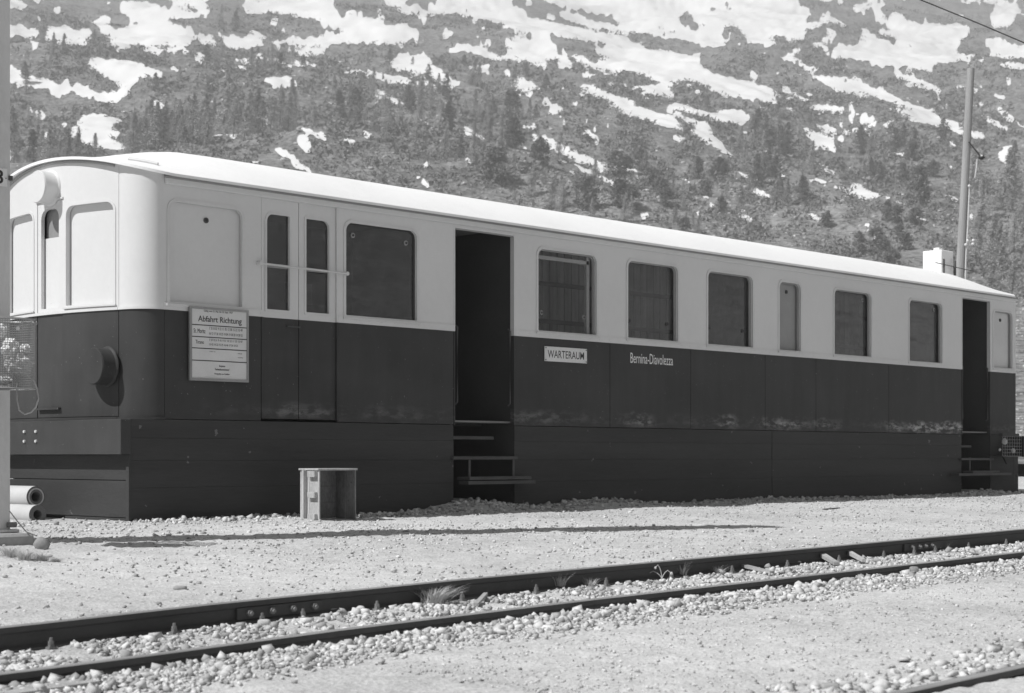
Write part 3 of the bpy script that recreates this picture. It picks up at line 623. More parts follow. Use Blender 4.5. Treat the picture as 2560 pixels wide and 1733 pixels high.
# front end -----------------------------------------------------------
PL, PR = 13.03, 2*YC-13.03
arch = [(PL+(PR-PL)*i/24, roof_under(PL+(PR-PL)*i/24-YC)) for i in range(25)][::-1]
fw = [(13.05, 13.71), (14.23, 14.89)]; fd = (13.755, 14.185)
fw = [(13.08, 13.70), (14.26, 14.88)]
bent_plate([(PL, 1.88), (PR, 1.88)]+arch, [rrect(a, b, 1.945, 2.86, .09) for a, b in fw]+[rect(fd[0], fd[1], 1.884, 2.93)], 0, .04, 'front_panel', M['white'], CAR)
leaf = bent_plate(rect(fd[0]+.004, fd[1]-.004, 1.88, 2.926), [rrect(13.82, 14.12, 1.94, 2.86, .09)], .006, .035, 'front_door', M['white'], CAR)
bent_plate(rrect(13.80, 14.14, 1.92, 2.88, .09), [], .075, .01, 'pane', M['frost'], leaf)
bent_plate(rect(13.80, 14.14, 1.92, 2.60), [], .050, .01, 'blind', M['white'], leaf)
bent_plate(rect(13.74, 14.2, 2.935, 2.95), [], -.012, .0115, 'drip_strip', M['trim'], CAR)
for a, b in fw:
    q = bent_plate(rrect(a-.02, b+.02, 1.925, 2.88, .11), [rrect(a+.003, b-.003, 1.948, 2.857, .088)], -.006, .0055, 'window', M['white'], CAR)
    bent_plate(rrect(a-.01, b+.01, 1.935, 2.87, .09), [], .046, .008, 'blind', M['white'], q)
    bent_plate(rect(a-.03, b+.03, 1.918, 1.932), [], -.02, .0135, 'sill', M['trim'], q)
bent_plate(rect(PL, PR, 1.881, 1.905), [], -.012, .0115, 'belt_rail', M['white'], CAR)
for a, b in ((PL, fd[0]), (fd[1], PR)):
    bent_plate(rect(a+.003, b-.003, .93, 1.8795), [], 0, .03, 'front_lower_panel', M['dark'], CAR)
bent_plate(rect(fd[0]+.003, fd[1]-.003, .93, 1.8795), [], .006, .03, 'door_lower_panel', M['dark'], leaf)
bent_plate(rect(fd[0]+.03, fd[1]-.03, 1.0, 1.018), [], -.025, .0305, 'kick_ledge', M['dark'], leaf)
bent_plate(rect(PL, PR, .9, 1.9), [], .036, .01, 'seam_backing', M['black'], CAR)
def corner(end, far, z0, z1, off, th, mt, name, top=None):
    """rounded corner sheet; end 0 front, 1 rear"""
    mb = MB(); n = 14; vs = []; 
    for i in range(n+1):
        a = math.pi/2*i/n; s = S0-(.252+off)*math.cos(a) if end == 0 else S1+(.252+off)*math.cos(a); q = (13.03-(.33+off)*math.sin(a))
        s2 = S0-(.252+off-th)*math.cos(a) if end == 0 else S1+(.252+off-th)*math.cos(a); q2 = (13.03-(.33+off-th)*math.sin(a))
        if far: q = 2*YC-q; q2 = 2*YC-q2
        zt = z1 if top is None else max(3.064, roof_under(min(1.27, abs(q-YC))))
        vs += [(s, q, z0), (s, q, zt), (s2, q2, zt), (s2, q2, z0)]
    f = [(4*i+k, 4*(i+1)+k, 4*(i+1)+(k+1) % 4, 4*i+(k+1) % 4) for i in range(n) for k in range(4)]+[(0, 1, 2, 3), (4*n, 4*n+1, 4*n+2, 4*n+3)]
    return mb.add(vs, f).build(name, mt, CAR, True)
for e in (0, 1):
    for fr_ in (0, 1):
        corner(e, fr_, 1.88, 3.066, 0, .03, M['white'], 'corner_panel', top=1)
        corner(e, fr_, .925 if e == 0 else .02, 1.8795, 0, .03, M['dark'], 'corner_panel')
        corner(e, fr_, 1.881, 1.905, .012, .011, M['white'], 'belt_rail')
        if e == 0: corner(e, fr_, .9, .9235, .02, .05, M['dark'], 'floor_ledge')
bent_plate(rect(PL, PR, .9, .9235), [], -.02, .05, 'floor_ledge', M['dark'], CAR)
# rear end, far side (plain)
MB().plate([(PL, 0), (PR, 0)]+arch, [], lambda p, z, d: (S1+.252+.05-.14*(p-YC)**2*.3-d, p, z), .03).build('rear_panel', M['dark'], CAR)
MB().plate(rect(S0, S1, 0, ZTOP), [], far_side, .03).build('far_side_panel', M['dark'], CAR)
# buffer beam and skirt under the front
MB().box(8.55, 8.655, 12.68, 15.26, .585, .895, bev=.004).build('buffer_beam', M['dark'], CAR)
for p in (14.04, 14.24):
    for z in (.80, .71): MB().tube([(8.535, p, z), (8.55, p, z)], .013, 8).build('bolt', M['trim'], CAR)
for i, (z0, z1) in enumerate([(.36, .584), (.03, .354), (-.2, .024)]):
    MB().box(8.662, 8.70, 12.715, 15.22, z0, z1, bev=.003).build('skirt_board', M['darkwood'], CAR)
MB().box(8.64, 8.66, 12.69, 12.735, -.1, .58).build('corner_post', M['darkwood'], CAR)
# drum covers on the front (lower buffer cover, old lamp)
def drum(s1, p, z, r, dep, name, mt):
    mb = MB(); prof = [(0, -dep), (r*.96, -dep), (r, -dep+.012), (r, -.03), (r*1.02, -.018), (r*1.10, -.006), (r*1.12, 0)]; n = 40; vs = []
    for (rr, d) in prof: vs += [(s1+d, p+math.cos(2*math.pi*k/n)*max(rr, 1e-4), z+math.sin(2*math.pi*k/n)*max(rr, 1e-4)) for k in range(n)]
    f = [(i*n+k, i*n+(k+1) % n, (i+1)*n+(k+1) % n, (i+1)*n+k) for i in range(len(prof)-1) for k in range(n)]
    return mb.add(vs, f).build(name, mt, CAR, True)
drum(fs(13.17)+.004, 13.17, 1.375, .165, .15, 'buffer_cover', M['dark'])
drum(fs(YC)+.004, 13.95, 3.05, .150, .15, 'headlamp_housing', M['white'])
# roof ------------------------------------------------------------------
def roofz(s, t):
    e = min(1, max(0, min(s-8.55, 25.45-s)/1.4)); e = e*e*(3-2*e)
    return 3.09+(.225+.215*e)*(1-min(1, abs(t)/1.35)**2.0)
def roof_s(u, t):
    c = abs(t); rnd = 0 if c < .98 else .42*(1-math.sqrt(max(0, 1-((c-.98)/.372)**2)))
    a = 8.60+.14*t*t*.8+rnd*.75; b = 25.47-.14*t*t*.8-rnd*.75
    return a+(b-a)*u
us = [0, .004, .012, .025, .04, .055, .07, .09, .11]+[.11+.78*i/20 for i in range(1, 20)]+[.89, .91, .93, .945, .96, .975, .988, .996, 1]
ts = [1.35*math.sin(math.pi/2*k/16) for k in range(-16, 17)]
vs = []; nu, nv = len(us), len(ts)
for u in us:
    for t in ts: s = roof_s(u, t); vs.append((s, YC+t, roofz(s, t)))
top = len(vs); vs += [(x, y, z-.026) for x, y, z in vs]
fc = []
for i in range(nu-1):
    for j in range(nv-1):
        q = (i*nv+j, (i+1)*nv+j, (i+1)*nv+j+1, i*nv+j+1); fc += [q, tuple(top+k for k in q[::-1])]
ring = [j for j in range(nv)]+[i*nv+nv-1 for i in range(1, nu)]+[(nu-1)*nv+j for j in range(nv-2, -1, -1)]+[i*nv for i in range(nu-2, 0, -1)]
for a, b in zip(ring, ring[1:]+ring[:1]): fc.append((a, b, top+b, top+a))
MB().add(vs, fc).build('roof', M['roofw'], CAR, True)
MB().box(9.0, 25.2, Y0-.05, Y0-.032, 3.05, 3.068).build('gutter', M['grey_trim'], CAR)
MB().box(9.02, 25.16, Y0-.034, Y0-.001, 3.0, 3.06, bev=.008).build('cornice', M['white'], CAR)
MB().box(9.02, 25.16, Y0+.03, Y1-.03, 3.04, 3.06).build('ceiling', M['intdark'], CAR)
arcv = [(fs(YC+t)-.008, YC+t, roofz(8.6, t)-.042) for t in [x*.1 for x in range(-9, 10)]]
MB().tube(arcv, .012, 6).build('roof_edge_bead', M['grey_trim'], CAR)
rr = [(8.93+.025*i, 13.12-.04*i) for i in range(7)]
MB().tube([(s, p, roofz(s, p-YC)+.012) for s, p in rr], .016, 8).build('rain_strip', M['trim'], CAR)
# roof vent box with cap
vx0 = s_at(2354, 13.8)
MB().box(vx0, vx0+.38, 13.8, 14.14, 3.4, 3.90, bev=.01).box(vx0+.1, vx0+.2, 13.9, 14.0, 3.9, 3.95).build('roof_vent', M['roofw'], CAR)
MB().tube([(vx0-.3, 13.74, 3.66), (vx0+.9, 13.74, 3.62)], .007, 6).box(vx0-.05, vx0-.02, 13.73, 13.75, 3.5, 3.74).box(vx0+.3, vx0+.33, 13.72, 13.75, 3.5, 3.74).build('vent_bracket', M['rust'], CAR)
# double door -----------------------------------------------------------
for (a, b, wa, wb, flip) in ((10.135, 10.578, 10.19, 10.47, 0), (10.586, 11.045, 10.67, 10.965, 1)):
    r = .07
    def hole(rt0, rt1, a_, b_, z0, z1):
        pts = []
        for cx, cz, rr_, st in ((b_-rt1, z1-rt1, rt1, 0), (a_+rt0, z1-rt0, rt0, 90), (a_+.008, z0+.008, .008, 180), (b_-.008, z0+.008, .008, 270)):
            for i in range(5): ang = math.radians(st+22.5*i); pts.append((cx+math.cos(ang)*rr_, cz+math.sin(ang)*rr_))
        return pts
    h = hole(.008 if flip else .07, .07 if flip else .008, wa, wb, 1.955, 2.86)
    L = MB().plate(rect(a, b, 1.88, 3.025), [h], side(.018), .03).build('door_leaf', M['white'], CAR)
    MB().plate(hole(.02 if flip else .09, .09 if flip else .02, wa-.02, wb+.02, 1.935, 2.88), [hole(.008 if flip else .068, .068 if flip else .008, wa+.003, wb-.003, 1.958, 2.857)], side(.011), .0068).build('window_frame', M['trim'], L)
    MB().box(wa-.01, wb+.01, Y0+.04, Y0+.046, 1.945, 2.87).build('pane', M['glass2'], L)
    MB().box(wa-.02, wb+.02, Y0+.036, Y0+.0395, 2.355, 2.385).build('glazing_bar', M['grey_trim'], L)
    MB().box(a, b, Y0+.018, Y0+.048, .925, 1.8795, bev=.003).build('lower_leaf_panel', M['dark'], L)
MB().box(10.575, 10.589, Y0+.04, Y0+.06, .93, 3.02).build('door_gap', M['black'], CAR)
for a in (10.115, 11.048): MB().box(a, a+.017, Y0-.006, Y0+.05, 1.8805, 3.03).box(a, a+.017, Y0-.006, Y0+.05, .925, 1.88, 1).build('door_post', [M['white'], M['dark']], CAR)
MB().box(10.115, 11.065, Y0-.012, Y0+.05, 3.0, 3.034).build('door_head', M['trim'], CAR)
MB().box(10.43, 10.59, Y0+.0, Y0+.017, 1.80, 1.815).build('door_latch', M['rust'], CAR)
MB().tube([(10.07, Y0-.04, 2.375), (10.4, Y0-.042, 2.371), (10.8, Y0-.041, 2.367), (11.15, Y0-.04, 2.362)], .010, 8).tube([(10.07, Y0+.002, 2.375), (10.07, Y0-.06, 2.375)], .022, 8).tube([(11.15, Y0+.002, 2.362), (11.15, Y0-.05, 2.362)], .02, 8).build('locking_bar', M['trim'], CAR)
# doorways: dark lobbies, steps, rails -----------------------------------
def lobby(a, b, steps, board):
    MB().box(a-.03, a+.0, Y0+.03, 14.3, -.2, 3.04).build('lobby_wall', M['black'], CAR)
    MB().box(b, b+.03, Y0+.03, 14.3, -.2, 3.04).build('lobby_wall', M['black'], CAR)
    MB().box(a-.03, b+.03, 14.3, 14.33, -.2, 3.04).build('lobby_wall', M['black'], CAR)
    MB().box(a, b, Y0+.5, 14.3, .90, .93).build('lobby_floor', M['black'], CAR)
    for x in (a-.001, b-.014):
        MB().box(x, x+.015, Y0-.006, Y0+.05, 1.8805, 2.965).box(x, x+.015, Y0-.006, Y0+.05, .9, 1.88, 1).build('door_post', [M['white'], M['dark']], CAR)
    MB().box(a, b, Y0+.002, Y0+.028, 2.95, 2.975).build('door_head', M['grey_trim'], CAR)
    for x in (a+.07, b-.05):
        MB().tube([(x, Y0+.05, 1.12), (x, Y0+.02, 1.14), (x, Y0+.02, 1.93), (x, Y0+.05, 1.95)], .010, 8).build('handrail', M['steptop'], CAR)
    for (x0, x1, z, y0, y1) in steps:
        MB().box(x0, x1, y0, y1, z-.035, z-.008, 0, .004).box(x0+.005, x1-.005, y0+.004, y1, z-.007, z, 1).build('step', [M['rust'], M['steptop']], CAR)
    for x in (a+.19, b-.06):
        MB().box(x, x+.03, Y0-.03, Y0-.02, .35, .56).build('step_hanger', M['steptop'], CAR)
    MB().box(board[0], board[1], Y0-.16, Y0-.02, board[2]-.035, board[2]).build('step_board', M['rust'], CAR)
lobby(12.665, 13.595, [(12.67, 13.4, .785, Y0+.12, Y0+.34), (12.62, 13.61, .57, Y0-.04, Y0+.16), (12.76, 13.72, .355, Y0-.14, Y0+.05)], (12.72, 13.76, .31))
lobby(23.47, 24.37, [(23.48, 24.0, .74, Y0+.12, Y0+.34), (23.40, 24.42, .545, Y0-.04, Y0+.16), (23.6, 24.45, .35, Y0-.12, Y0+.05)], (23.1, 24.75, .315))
# interior ------------------------------------------------------------------
MB().box(9.1, 25.1, Y0+.06, Y1-.06, .93, .95).build('floor', M['intdark'], CAR)
s = 13.66; 
while s < 23.4:
    MB().box(s, s+.122, Y0+1.1, Y0+1.13, .95, 3.04, bev=.004).build('interior_board', M['intwood'], CAR); s += .134
for z in (2.17, 2.62): MB().box(13.63, 23.4, Y0+1.07, Y0+1.099, z, z+.05).build('wall_rail', M['intdark'], CAR)
for s in (13.60+.035, 15.25, 16.8, 18.3, 19.4, 21.4, 23.43):
    if s not in (15.25, 16.8, 21.4): MB().box(s, s+.03, Y0+.06, Y0+1.09, .95, 3.04).build('partition', M['intwood'], CAR)
MB().box(9.2, 9.24, 12.8, Y1-.06, .95, 3.04).box(12.58, 12.61, Y0+.06, Y1-.06, .95, 3.04).build('partition', M['intdark'], CAR)
MB().box(9.3, 12.6, Y0+1.5, Y0+1.53, .95, 3.04).build('interior_wall', M['intdark'], CAR)
MB().box(11.62, 11.98, Y0+1.47, Y0+1.498, 2.2, 2.42).box(12.2, 12.4, Y0+1.47, Y0+1.498, 2.1, 2.5).build('notice', M['paper'], CAR)
MB().tube([(12.05, Y0+1.2, .95), (12.05, Y0+1.2, 3.04)], .05, 12).tube([(12.05, Y0+1.2, 2.12), (12.05, Y0+1.2, 2.17)], .07, 12).build('stove_pipe', M['grey_trim'], CAR)
MB().box(14.86, 14.91, Y0+.055, Y0+.09, 1.96, 2.86).box(13.98, 14.9, Y0+.055, Y0+.08, 2.76, 2.80).build('sliding_sash', M['grey_trim'], CAR)

# ------------------------------------------------------------------ text
def text_mb(body, x0, x1, z0, z1, y, th=.002, bold=.0, space=1.0):
    cu = bpy.data.curves.new('t', 'FONT'); cu.body = body; cu.size = 1; cu.offset = bold; cu.space_character = space; cu.resolution_u = 4; cu.fill_mode = 'FRONT'
    ob = bpy.data.objects.new('t', cu); COL.objects.link(ob); dg = bpy.context.evaluated_depsgraph_get(); dg.update()
    me = bpy.data.meshes.new_from_object(ob.evaluated_get(dg)); V = np.array([v.co[:] for v in me.vertices]); fcs = [tuple(p.vertices) for p in me.polygons]
    bpy.data.objects.remove(ob); bpy.data.curves.remove(cu); bpy.data.meshes.remove(me)
    lo = V.min(0); hi = V.max(0); mb = MB()
    vs = [(x0+(v[0]-lo[0])/(hi[0]-lo[0])*(x1-x0), y, z0+(v[1]-lo[1])/(hi[1]-lo[1])*(z1-z0)) for v in V]
    bm = bmesh.new(); bv = [bm.verts.new(v) for v in vs]
    for f in fcs:
        try: bm.faces.new([bv[i] for i in f])
        except ValueError: pass
    r = bmesh.ops.extrude_face_region(bm, geom=bm.faces[:]); 
    for e in r['geom']:
        if isinstance(e, bmesh.types.BMVert): e.co.y -= th
    bm.verts.index_update(); mb.add([v.co for v in bm.verts], [[v.index for v in f.verts] for f in bm.faces]); bm.free(); return mb
def join(*mbs):
    r = MB()
    for m in mbs: r.add(m.v, m.f)
    return r
text_mb('Bernina-Diavolezza', 15.585, 16.395, 1.665, 1.785, Y0+.0005, .0008, .0).build('lettering', M['whiteink'], CAR)
# timetable board
tx0, tx1, tz0, tz1 = 9.27, 9.935, 1.255, 1.925
TT = thing('timetable_board', ((tx0+tx1)/2, Y0-.03, tz0), 'framed paper timetable hung on the dark carriage side below the blank window', 'timetable')
yb = Y0-.032
MB().box(tx0+.01, tx1-.01, yb+.004, Y0-.013, tz0+.01, tz1-.01).build('backing', M['grey_trim'], TT)
MB().plate(rect(tx0, tx1, tz0, tz1), [rect(tx0+.022, tx1-.018, tz0+.024, tz1-.02)], lambda a, b, d: (a, yb-.01+d, b), .022).build('frame', M['grey_trim'], TT)
MB().box(tx0+.02, tx1-.016, yb+.0005, yb+.0035, tz0+.02, tz1-.018).build('paper', M['paper'], TT)
H_ = tz1-tz0
for q in (.245, .405, .56, .725): MB().box(tx0+.022, tx1-.018, yb-.0015, yb+.0004, tz1-q*H_-.004, tz1-q*H_+.004).build('rule', M['ink'], TT)
T_ = lambda b, a0, a1, v0, v1, bold=0.0: text_mb(b, tx0+a0*(tx1-tx0), tx0+a1*(tx1-tx0), tz1-v1*H_, tz1-v0*H_, yb+.0004, .0015, bold)
T_('Abfahrt Richtung', .145, .885, .118, .222, .008).build('heading', M['ink'], TT)
join(T_('Gültig vom 21. Mai  bis 23. Sept. 1967', .24, .73, .035, .07)).build('date_line', M['greyink'], TT)
T_('St. Moritz', .07, .265, .295, .355).build('destination', M['ink'], TT); T_('Tirano', .10, .24, .45, .50).build('destination', M['ink'], TT)
rowsT = [('7 31 8 55 9 22 11 05 12 58 15 22 15 49', .245+.018, .32-.02), ('16 12 17 30 18 25 19 04 19 38 20 14 20 52', .335, .37), ('7 37 8 31 9 41 9 57 10 52 11 35 12 47', .425, .455), ('13 42 14 22 15 25 16 46 17 34 18 25', .485, .515)]
for i, (b, v0, v1) in enumerate(rowsT): T_(b, .33, .90 if i != 3 else .82, v0, v1).build('departure_times', M['greyink'], TT)
join(T_('1 Mai 14', .33, .43, .592, .604), T_('Schnell', .82, .89, .60, .612), T_('Autobus', .82, .91, .655, .667)).build('notes', M['greyink'], TT)
join(T_('Bequeme', .50, .60, .775, .81), T_('Ferienabonnemente!', .43, .67, .82, .85), T_('Prospekte am Schalter', .42, .68, .885, .915)).build('footer', M['ink'], TT)
# enamel sign
wx0, wx1, wz0, wz1 = 14.07, 14.79, 1.625, 1.79
WS = thing('waiting_room_sign', (14.43, Y0-.012, wz0), 'chipped white enamel sign reading WARTERAUM below the first waiting room window', 'sign')
MB().box(wx0, wx1, Y0-.014, Y0-.004, wz0, wz1, bev=.003).build('plate', M['enamel'], WS)
text_mb('WARTERAUM', wx0+.05, wx1-.055, wz0+.04, wz1-.04, Y0-.0135, .001, .006).build('lettering', M['ink'], WS)
for sx in (wx0+.018, wx1-.018):
    for sz in (wz0+.016, wz1-.016): MB().tube([(sx, Y0-.018, sz), (sx, Y0-.013, sz)], .007, 8).build('screw', M['rust'], WS)

# ------------------------------------------------------------------ crate
cx0, cy0 = 10.17, 11.93; cz0 = float(G(10.3, 12.0))-.012; W_, D_, H_ = .43, .30, .485
CR = thing('wooden_crate', (cx0, cy0, cz0), 'open wooden crate stood on end on the gravel against the carriage', 'crate')
def cb(x0, x1, y0, y1, z0, z1, name='plank', m='wood', par=CR): return MB().box(cx0+x0, cx0+x1, cy0+y0, cy0+y1, cz0+z0, cz0+z1, bev=.002).build(name, M[m], par)
cb(-.012, W_+.014, 0, D_, H_-.018, H_, 'top_board', 'wood'); cb(-.0, W_, .002, D_, .0, .016, 'bottom_board', 'wood2')
for i in range(3): cb(.018, W_-.014, D_-.016, D_-.002, .018+i*.15, .018+i*.15+.148, 'back_board', 'wood2')
for i in range(2):
    cb(0, .014, .004+i*.145, .004+i*.145+.142, .017, H_-.019, 'side_board', 'wood'); cb(W_-.014, W_, .004+i*.145, .004+i*.145+.142, .017, H_-.019, 'side_board', 'wood2')
cb(-.042, -.0005, .185, .212, 0, H_-.019, 'upright_batten', 'wood')
for z in (.405, .215, .015): cb(-.034, -.0005, .03, .14, z, z+.055, 'batten', 'wood')
for z in (.40, .02): cb(W_+.0005, W_+.016, .03, .25, z, z+.05, 'batten', 'wood2')
CR.rotation_euler = (0, 0, math.radians(-3))

# ------------------------------------------------------------------ tracks
def rail_mb(p, s0, s1, zt, step=.5, tilt=0):
    prof = [(-.028, -.004), (-.022, 0), (.022, 0), (.028, -.004), (.028, -.03), (.009, -.042), (.007, -.098), (.05, -.112), (.05, -.125), (-.05, -.125), (-.05, -.112), (-.007, -.098), (-.009, -.042), (-.028, -.03)]
    n = len(prof); ss = np.arange(s0, s1+.01, step); vs = []; fsx = []; mi = []
    for s in ss: vs += [(s, p+a, float(zt(s))+b) for a, b in prof]
    mb = MB()
    for i in range(len(ss)-1):
        for k in range(n): fsx.append((i*n+k, i*n+(k+1) % n, (i+1)*n+(k+1) % n, (i+1)*n+k)); mi.append(1 if k in (0, 1, 2) else 0)
    mb.add(vs, fsx); mb.mi = mi; mb.add([vs[k] for k in range(n)], [tuple(range(n))]); mb.add(vs[-n:], [tuple(range(n))]); return mb
PF, PN = 7.35, 6.35
TR = thing('railway_track', (9, 6.85, -.3), 'narrow gauge track of dark rusty rails crossing in front of the carriage', 'railway track')
znear = lambda s: zfar(s)-.068
rF = rail_mb(PF, 2, 40, zfar).build('rail', [M['rail'], M['railtop']], TR); rN = rail_mb(PN, 2, 40, znear).build('rail', [M['rail'], M['railtop']], TR)
rF['label'] = 'far rail with bolted joint plates'; rN['label'] = 'near rail half buried in ballast'
tiex = [127, 435, 655, 757, 942, 1155, 1340, 1515, 1678, 1830, 1968, 2097, 2209, 2285, 2338, 2421, 2515]
ties = [s_at(x, PF-.07) for x in tiex]; ties = [ties[0]-.75]+ties+[ties[-1]+.7*i for i in range(1, 8)]
for s in ties:
    zf = float(zfar(s)); th_ = .068; w = random.uniform(.11, .125); a = random.uniform(-.012, .012)
    mb = MB(); vs = []
    for (q, dz) in ((5.93, 0), (7.78, 0)):
        for dx in (-w, w):
            z = zf-th_*(PF-q)-.124
            vs += [(s+dx+a*(q-6.8), q, z), (s+dx*.97+a*(q-6.8), q, z-.14)]
    mb.add(vs, [(0, 2, 6, 4), (1, 5, 7, 3), (0, 4, 5, 1), (2, 3, 7, 6), (0, 1, 3, 2), (4, 6, 7, 5)])
    sl = mb.build('sleeper', M['sleeper'], TR)
    for q in (PF-.072, PF+.072, PN-.072, PN+.072):
        z = zf-th_*(PF-q)-.124
        m = MB(); m.box(s-.02, s+.02, q-.018, q+.018, z, z+.016).box(s-.011, s+.011, q-.011, q+.011, z+.016, z+.03); m.tube([(s, q, z+.03), (s, q, z+.044)], .014, 6).tube([(s, q, z+.043), (s, q, z+.06)], .008, 6)
        m.build('rail_clip', M['bolt'], sl)
def joint(x0, x1, bolts):
    a, b = s_at(x0, PF-.03), s_at(x1, PF-.03); za, zb = float(zfar(a)), float(zfar(b))
    mb = MB(); y0, y1 = PF-.027, PF-.008
    mb.add([(a, y0, za-.1), (a, y1, za-.1), (a, y0, za-.038), (a, y1, za-.038), (b, y0, zb-.1), (b, y1, zb-.1), (b, y0, zb-.038), (b, y1, zb-.038)], [(0, 1, 3, 2), (4, 6, 7, 5), (0, 4, 5, 1), (2, 3, 7, 6), (0, 2, 6, 4), (1, 5, 7, 3)])
    fp = mb.build('joint_plate', M['rail'], rF)
    for x in bolts:
        s = s_at(x, PF-.03); z = float(zfar(s))-.068
        MB().tube([(s, PF-.046, z), (s, PF-.027, z)], .019, 6).tube([(s, PF-.06, z), (s, PF-.046, z)], .010, 8).build('bolt', M['bolt'], rF)
joint(594, 805, (623, 679, 731, 785)); joint(2262, 2352, (2279, 2297, 2312, 2328))
T2 = thing('railway_track', (8, 3.2, -.45), 'second track cutting the lower right corner nearest the camera', 'railway track')
z2 = lambda s: -.335+.012*(s-6)
rail_mb(3.42, 3, 14, z2).build('rail', [M['rail'], M['railtop']], T2); rail_mb(2.42, 3, 14, lambda s: z2(s)-.02).build('rail', [M['rail'], M['railtop']], T2)
for i in range(9):
    s = 4.2+.7*i; MB().box(s-.12, s+.12, 2.05, 3.75, float(z2(s))-.26, float(z2(s))-.124, bev=.006).build('sleeper', M['sleeper'], T2)

# ------------------------------------------------------------------ loose stone
def scatter(n, s0, s1, p0, p1, szlo, szhi, dens, pw=2.2, lift=.35):
    s = s0+(s1-s0)*rng.uniform(0, 1, n)**1.25; p = rng.uniform(p0, p1, n)
    k = rng.uniform(0, 1, n) < dens(s, p); s, p = s[k], p[k]
    sz = szlo+(szhi-szlo)*rng.uniform(0, 1, len(s))**pw
    return np.stack([s, p, G(s, p)+sz*lift*rng.uniform(.2, 1.2, len(s))], 1), sz
tarr = np.array(ties)
def d_between(s, p):
    nt_ = np.abs(s[:, None]-tarr[None]).min(1) < .10
    rail = (np.abs(p-PF) < .06) | (np.abs(p-PN) < .06)
    return np.where(rail, 0, np.where(nt_ & (p > 6.3), .07, 1.0))
parts = []
for a in ((27000, 3, 19, 6.39, 7.31, .005, .019, d_between, 1.7, .5), (17000, 3, 20, 5.6, 6.30, .005, .019, lambda s, p: np.clip((p-5.5)/.5, .06, 1)*(np.abs(p-PN) > .055), 1.7, .5), (2600, 3, 17, 6.40, 7.27, .018, .034, d_between, 1.8, .5), (1500, 3, 15, 5.75, 6.28, .016, .034, lambda s, p: np.clip((p-5.6)/.5, 0, 1), 1.8, .5)):
    pos, sz = scatter(*a); h_ = rng.uniform(0, 1, len(sz)) < .88; parts.append(rocks(pos[h_], sz[h_], CHIP, .4, .8)); parts.append(rocks(pos[~h_], sz[~h_], ICO1, .36, .75))
def merge(parts):
    V = []; T = []; S = []; o_ = 0
    for v, t, s in parts: V.append(v); T.append(t+o_); S.append(s); o_ += len(v)
    return np.concatenate(V), np.concatenate(T), np.concatenate(S)
V, T, S = merge(parts); o = fast('ballast', V, T, M['stone'], S); tag(o, 'pale broken stone ballast between and beside the rails', 'ballast', kind='stuff')
parts = []
for a in ((34000, 4, 26, 7.45, 12.6, .004, .015, lambda s, p: np.clip(.35+.6*vnoise(s, p, 1.1, 4)+.25*(s > 9), .05, 1), 2.6, .4), (2600, 4, 26, 7.5, 12.4, .007, .022, lambda s, p: .35+.5*vnoise(s, p, .8, 6), 2.5, .3),
          (12000, 5, 13, 3.6, 5.5, .003, .010, lambda s, p: .5+0*s, 2.5, .4), (600, 5, 12, 3.5, 5.4, .006, .02, lambda s, p: np.clip(.25+.8*(4.3-p), .05, 1), 2.2, .3), (1500, 4, 9, 3.5, 4.1, .008, .035, lambda s, p: np.clip((4.0-p)/.4, 0, 1), 1.8, .4),
          (5200, 8.7, 27, 12.05, 12.68, .008, .036, lambda s, p: np.clip((p-11.95)/.6, 0, 1)*(.45+.55*np.exp(-((s-13.3)/1.3)**2)), 1.8, .5), (700, 6, 9, 11.0, 13.5, .006, .026, lambda s, p: .7+0*s, 2, .4)):
    pos, sz = scatter(*a)
    m_ = ~((pos[:, 0] > cx0-.05) & (pos[:, 0] < cx0+W_+.03) & (pos[:, 1] > cy0-.03) & (pos[:, 1] < cy0+D_+.05)); pos, sz = pos[m_], sz[m_]
    parts.append(rocks(pos, sz, CHIP, .38, .75))
V, T, S = merge(parts); o = fast('gravel', V, T, M['stone'], S); tag(o, 'fine pale gravel and pebbles strewn over the yard', 'gravel', kind='stuff')
pos, sz = scatter(1500, 4, 24, 4, 12.4, .005, .018, lambda s, p: .6+0*s, 2.2, .4); V, T, S = rocks(pos, sz, CHIP, .35, .6)
o = fast('dark_gravel', V, T, M['stoned'], S); tag(o, 'darker chips of stone strewn in the pale gravel', 'gravel', kind='stuff')

def gpt(x, y):
    """point of the yard seen at picture column x, row y"""
    lo, hi = 3.0, 40.0
    for i in range(50):
        Z = (lo+hi)/2; X, Y = ray_at(x, Z); z = HC-(y-HY)*Z/F
        if z > G(X, Y): lo = Z
        else: hi = Z
    return float(X), float(Y), float(G(X, Y)), lo
def big_stone(x, y, wpx, hpx, mt, label, flat=.8, seed=0, rotz=0, boxy=0, name='stone'):
    X, Y, z, D = gpt(x, y); w = wpx*D/F/2; h = hpx*D/F/2; r = np.random.default_rng(seed); bv, bf = ICO2
    if boxy: v = np.sign(bv)*np.abs(bv)**.45
    else: v = bv*(1+r.uniform(-.1, .1, (len(bv), 1)))
    v = v*np.array([w, w*flat, h]); c, s_ = math.cos(rotz), math.sin(rotz); v = np.stack([v[:, 0]*c-v[:, 1]*s_, v[:, 0]*s_+v[:, 1]*c, v[:, 2]], 1)
    # turn to face the view
    v = np.stack([v[:, 0]*N_+v[:, 1]*C_, -v[:, 0]*C_+v[:, 1]*N_, v[:, 2]+h*.6], 1)
    o = fast(name, v, bf, M[mt], np.full(len(v), r.uniform(.3, .9))); o.location = (X, Y, z); tag(o, label, 'stone'); return o
big_stone(762, 1606, 27, 21, 'stone', 'smooth round cobble resting against the near rail', seed=1)
big_stone(660, 1562, 32, 17, 'stone', 'pale oblong brick-like stone beside the joint sleeper', seed=2, boxy=1)
big_stone(901, 1530, 26, 20, 'stone', 'white dome-shaped stone in front of the far rail', seed=3)
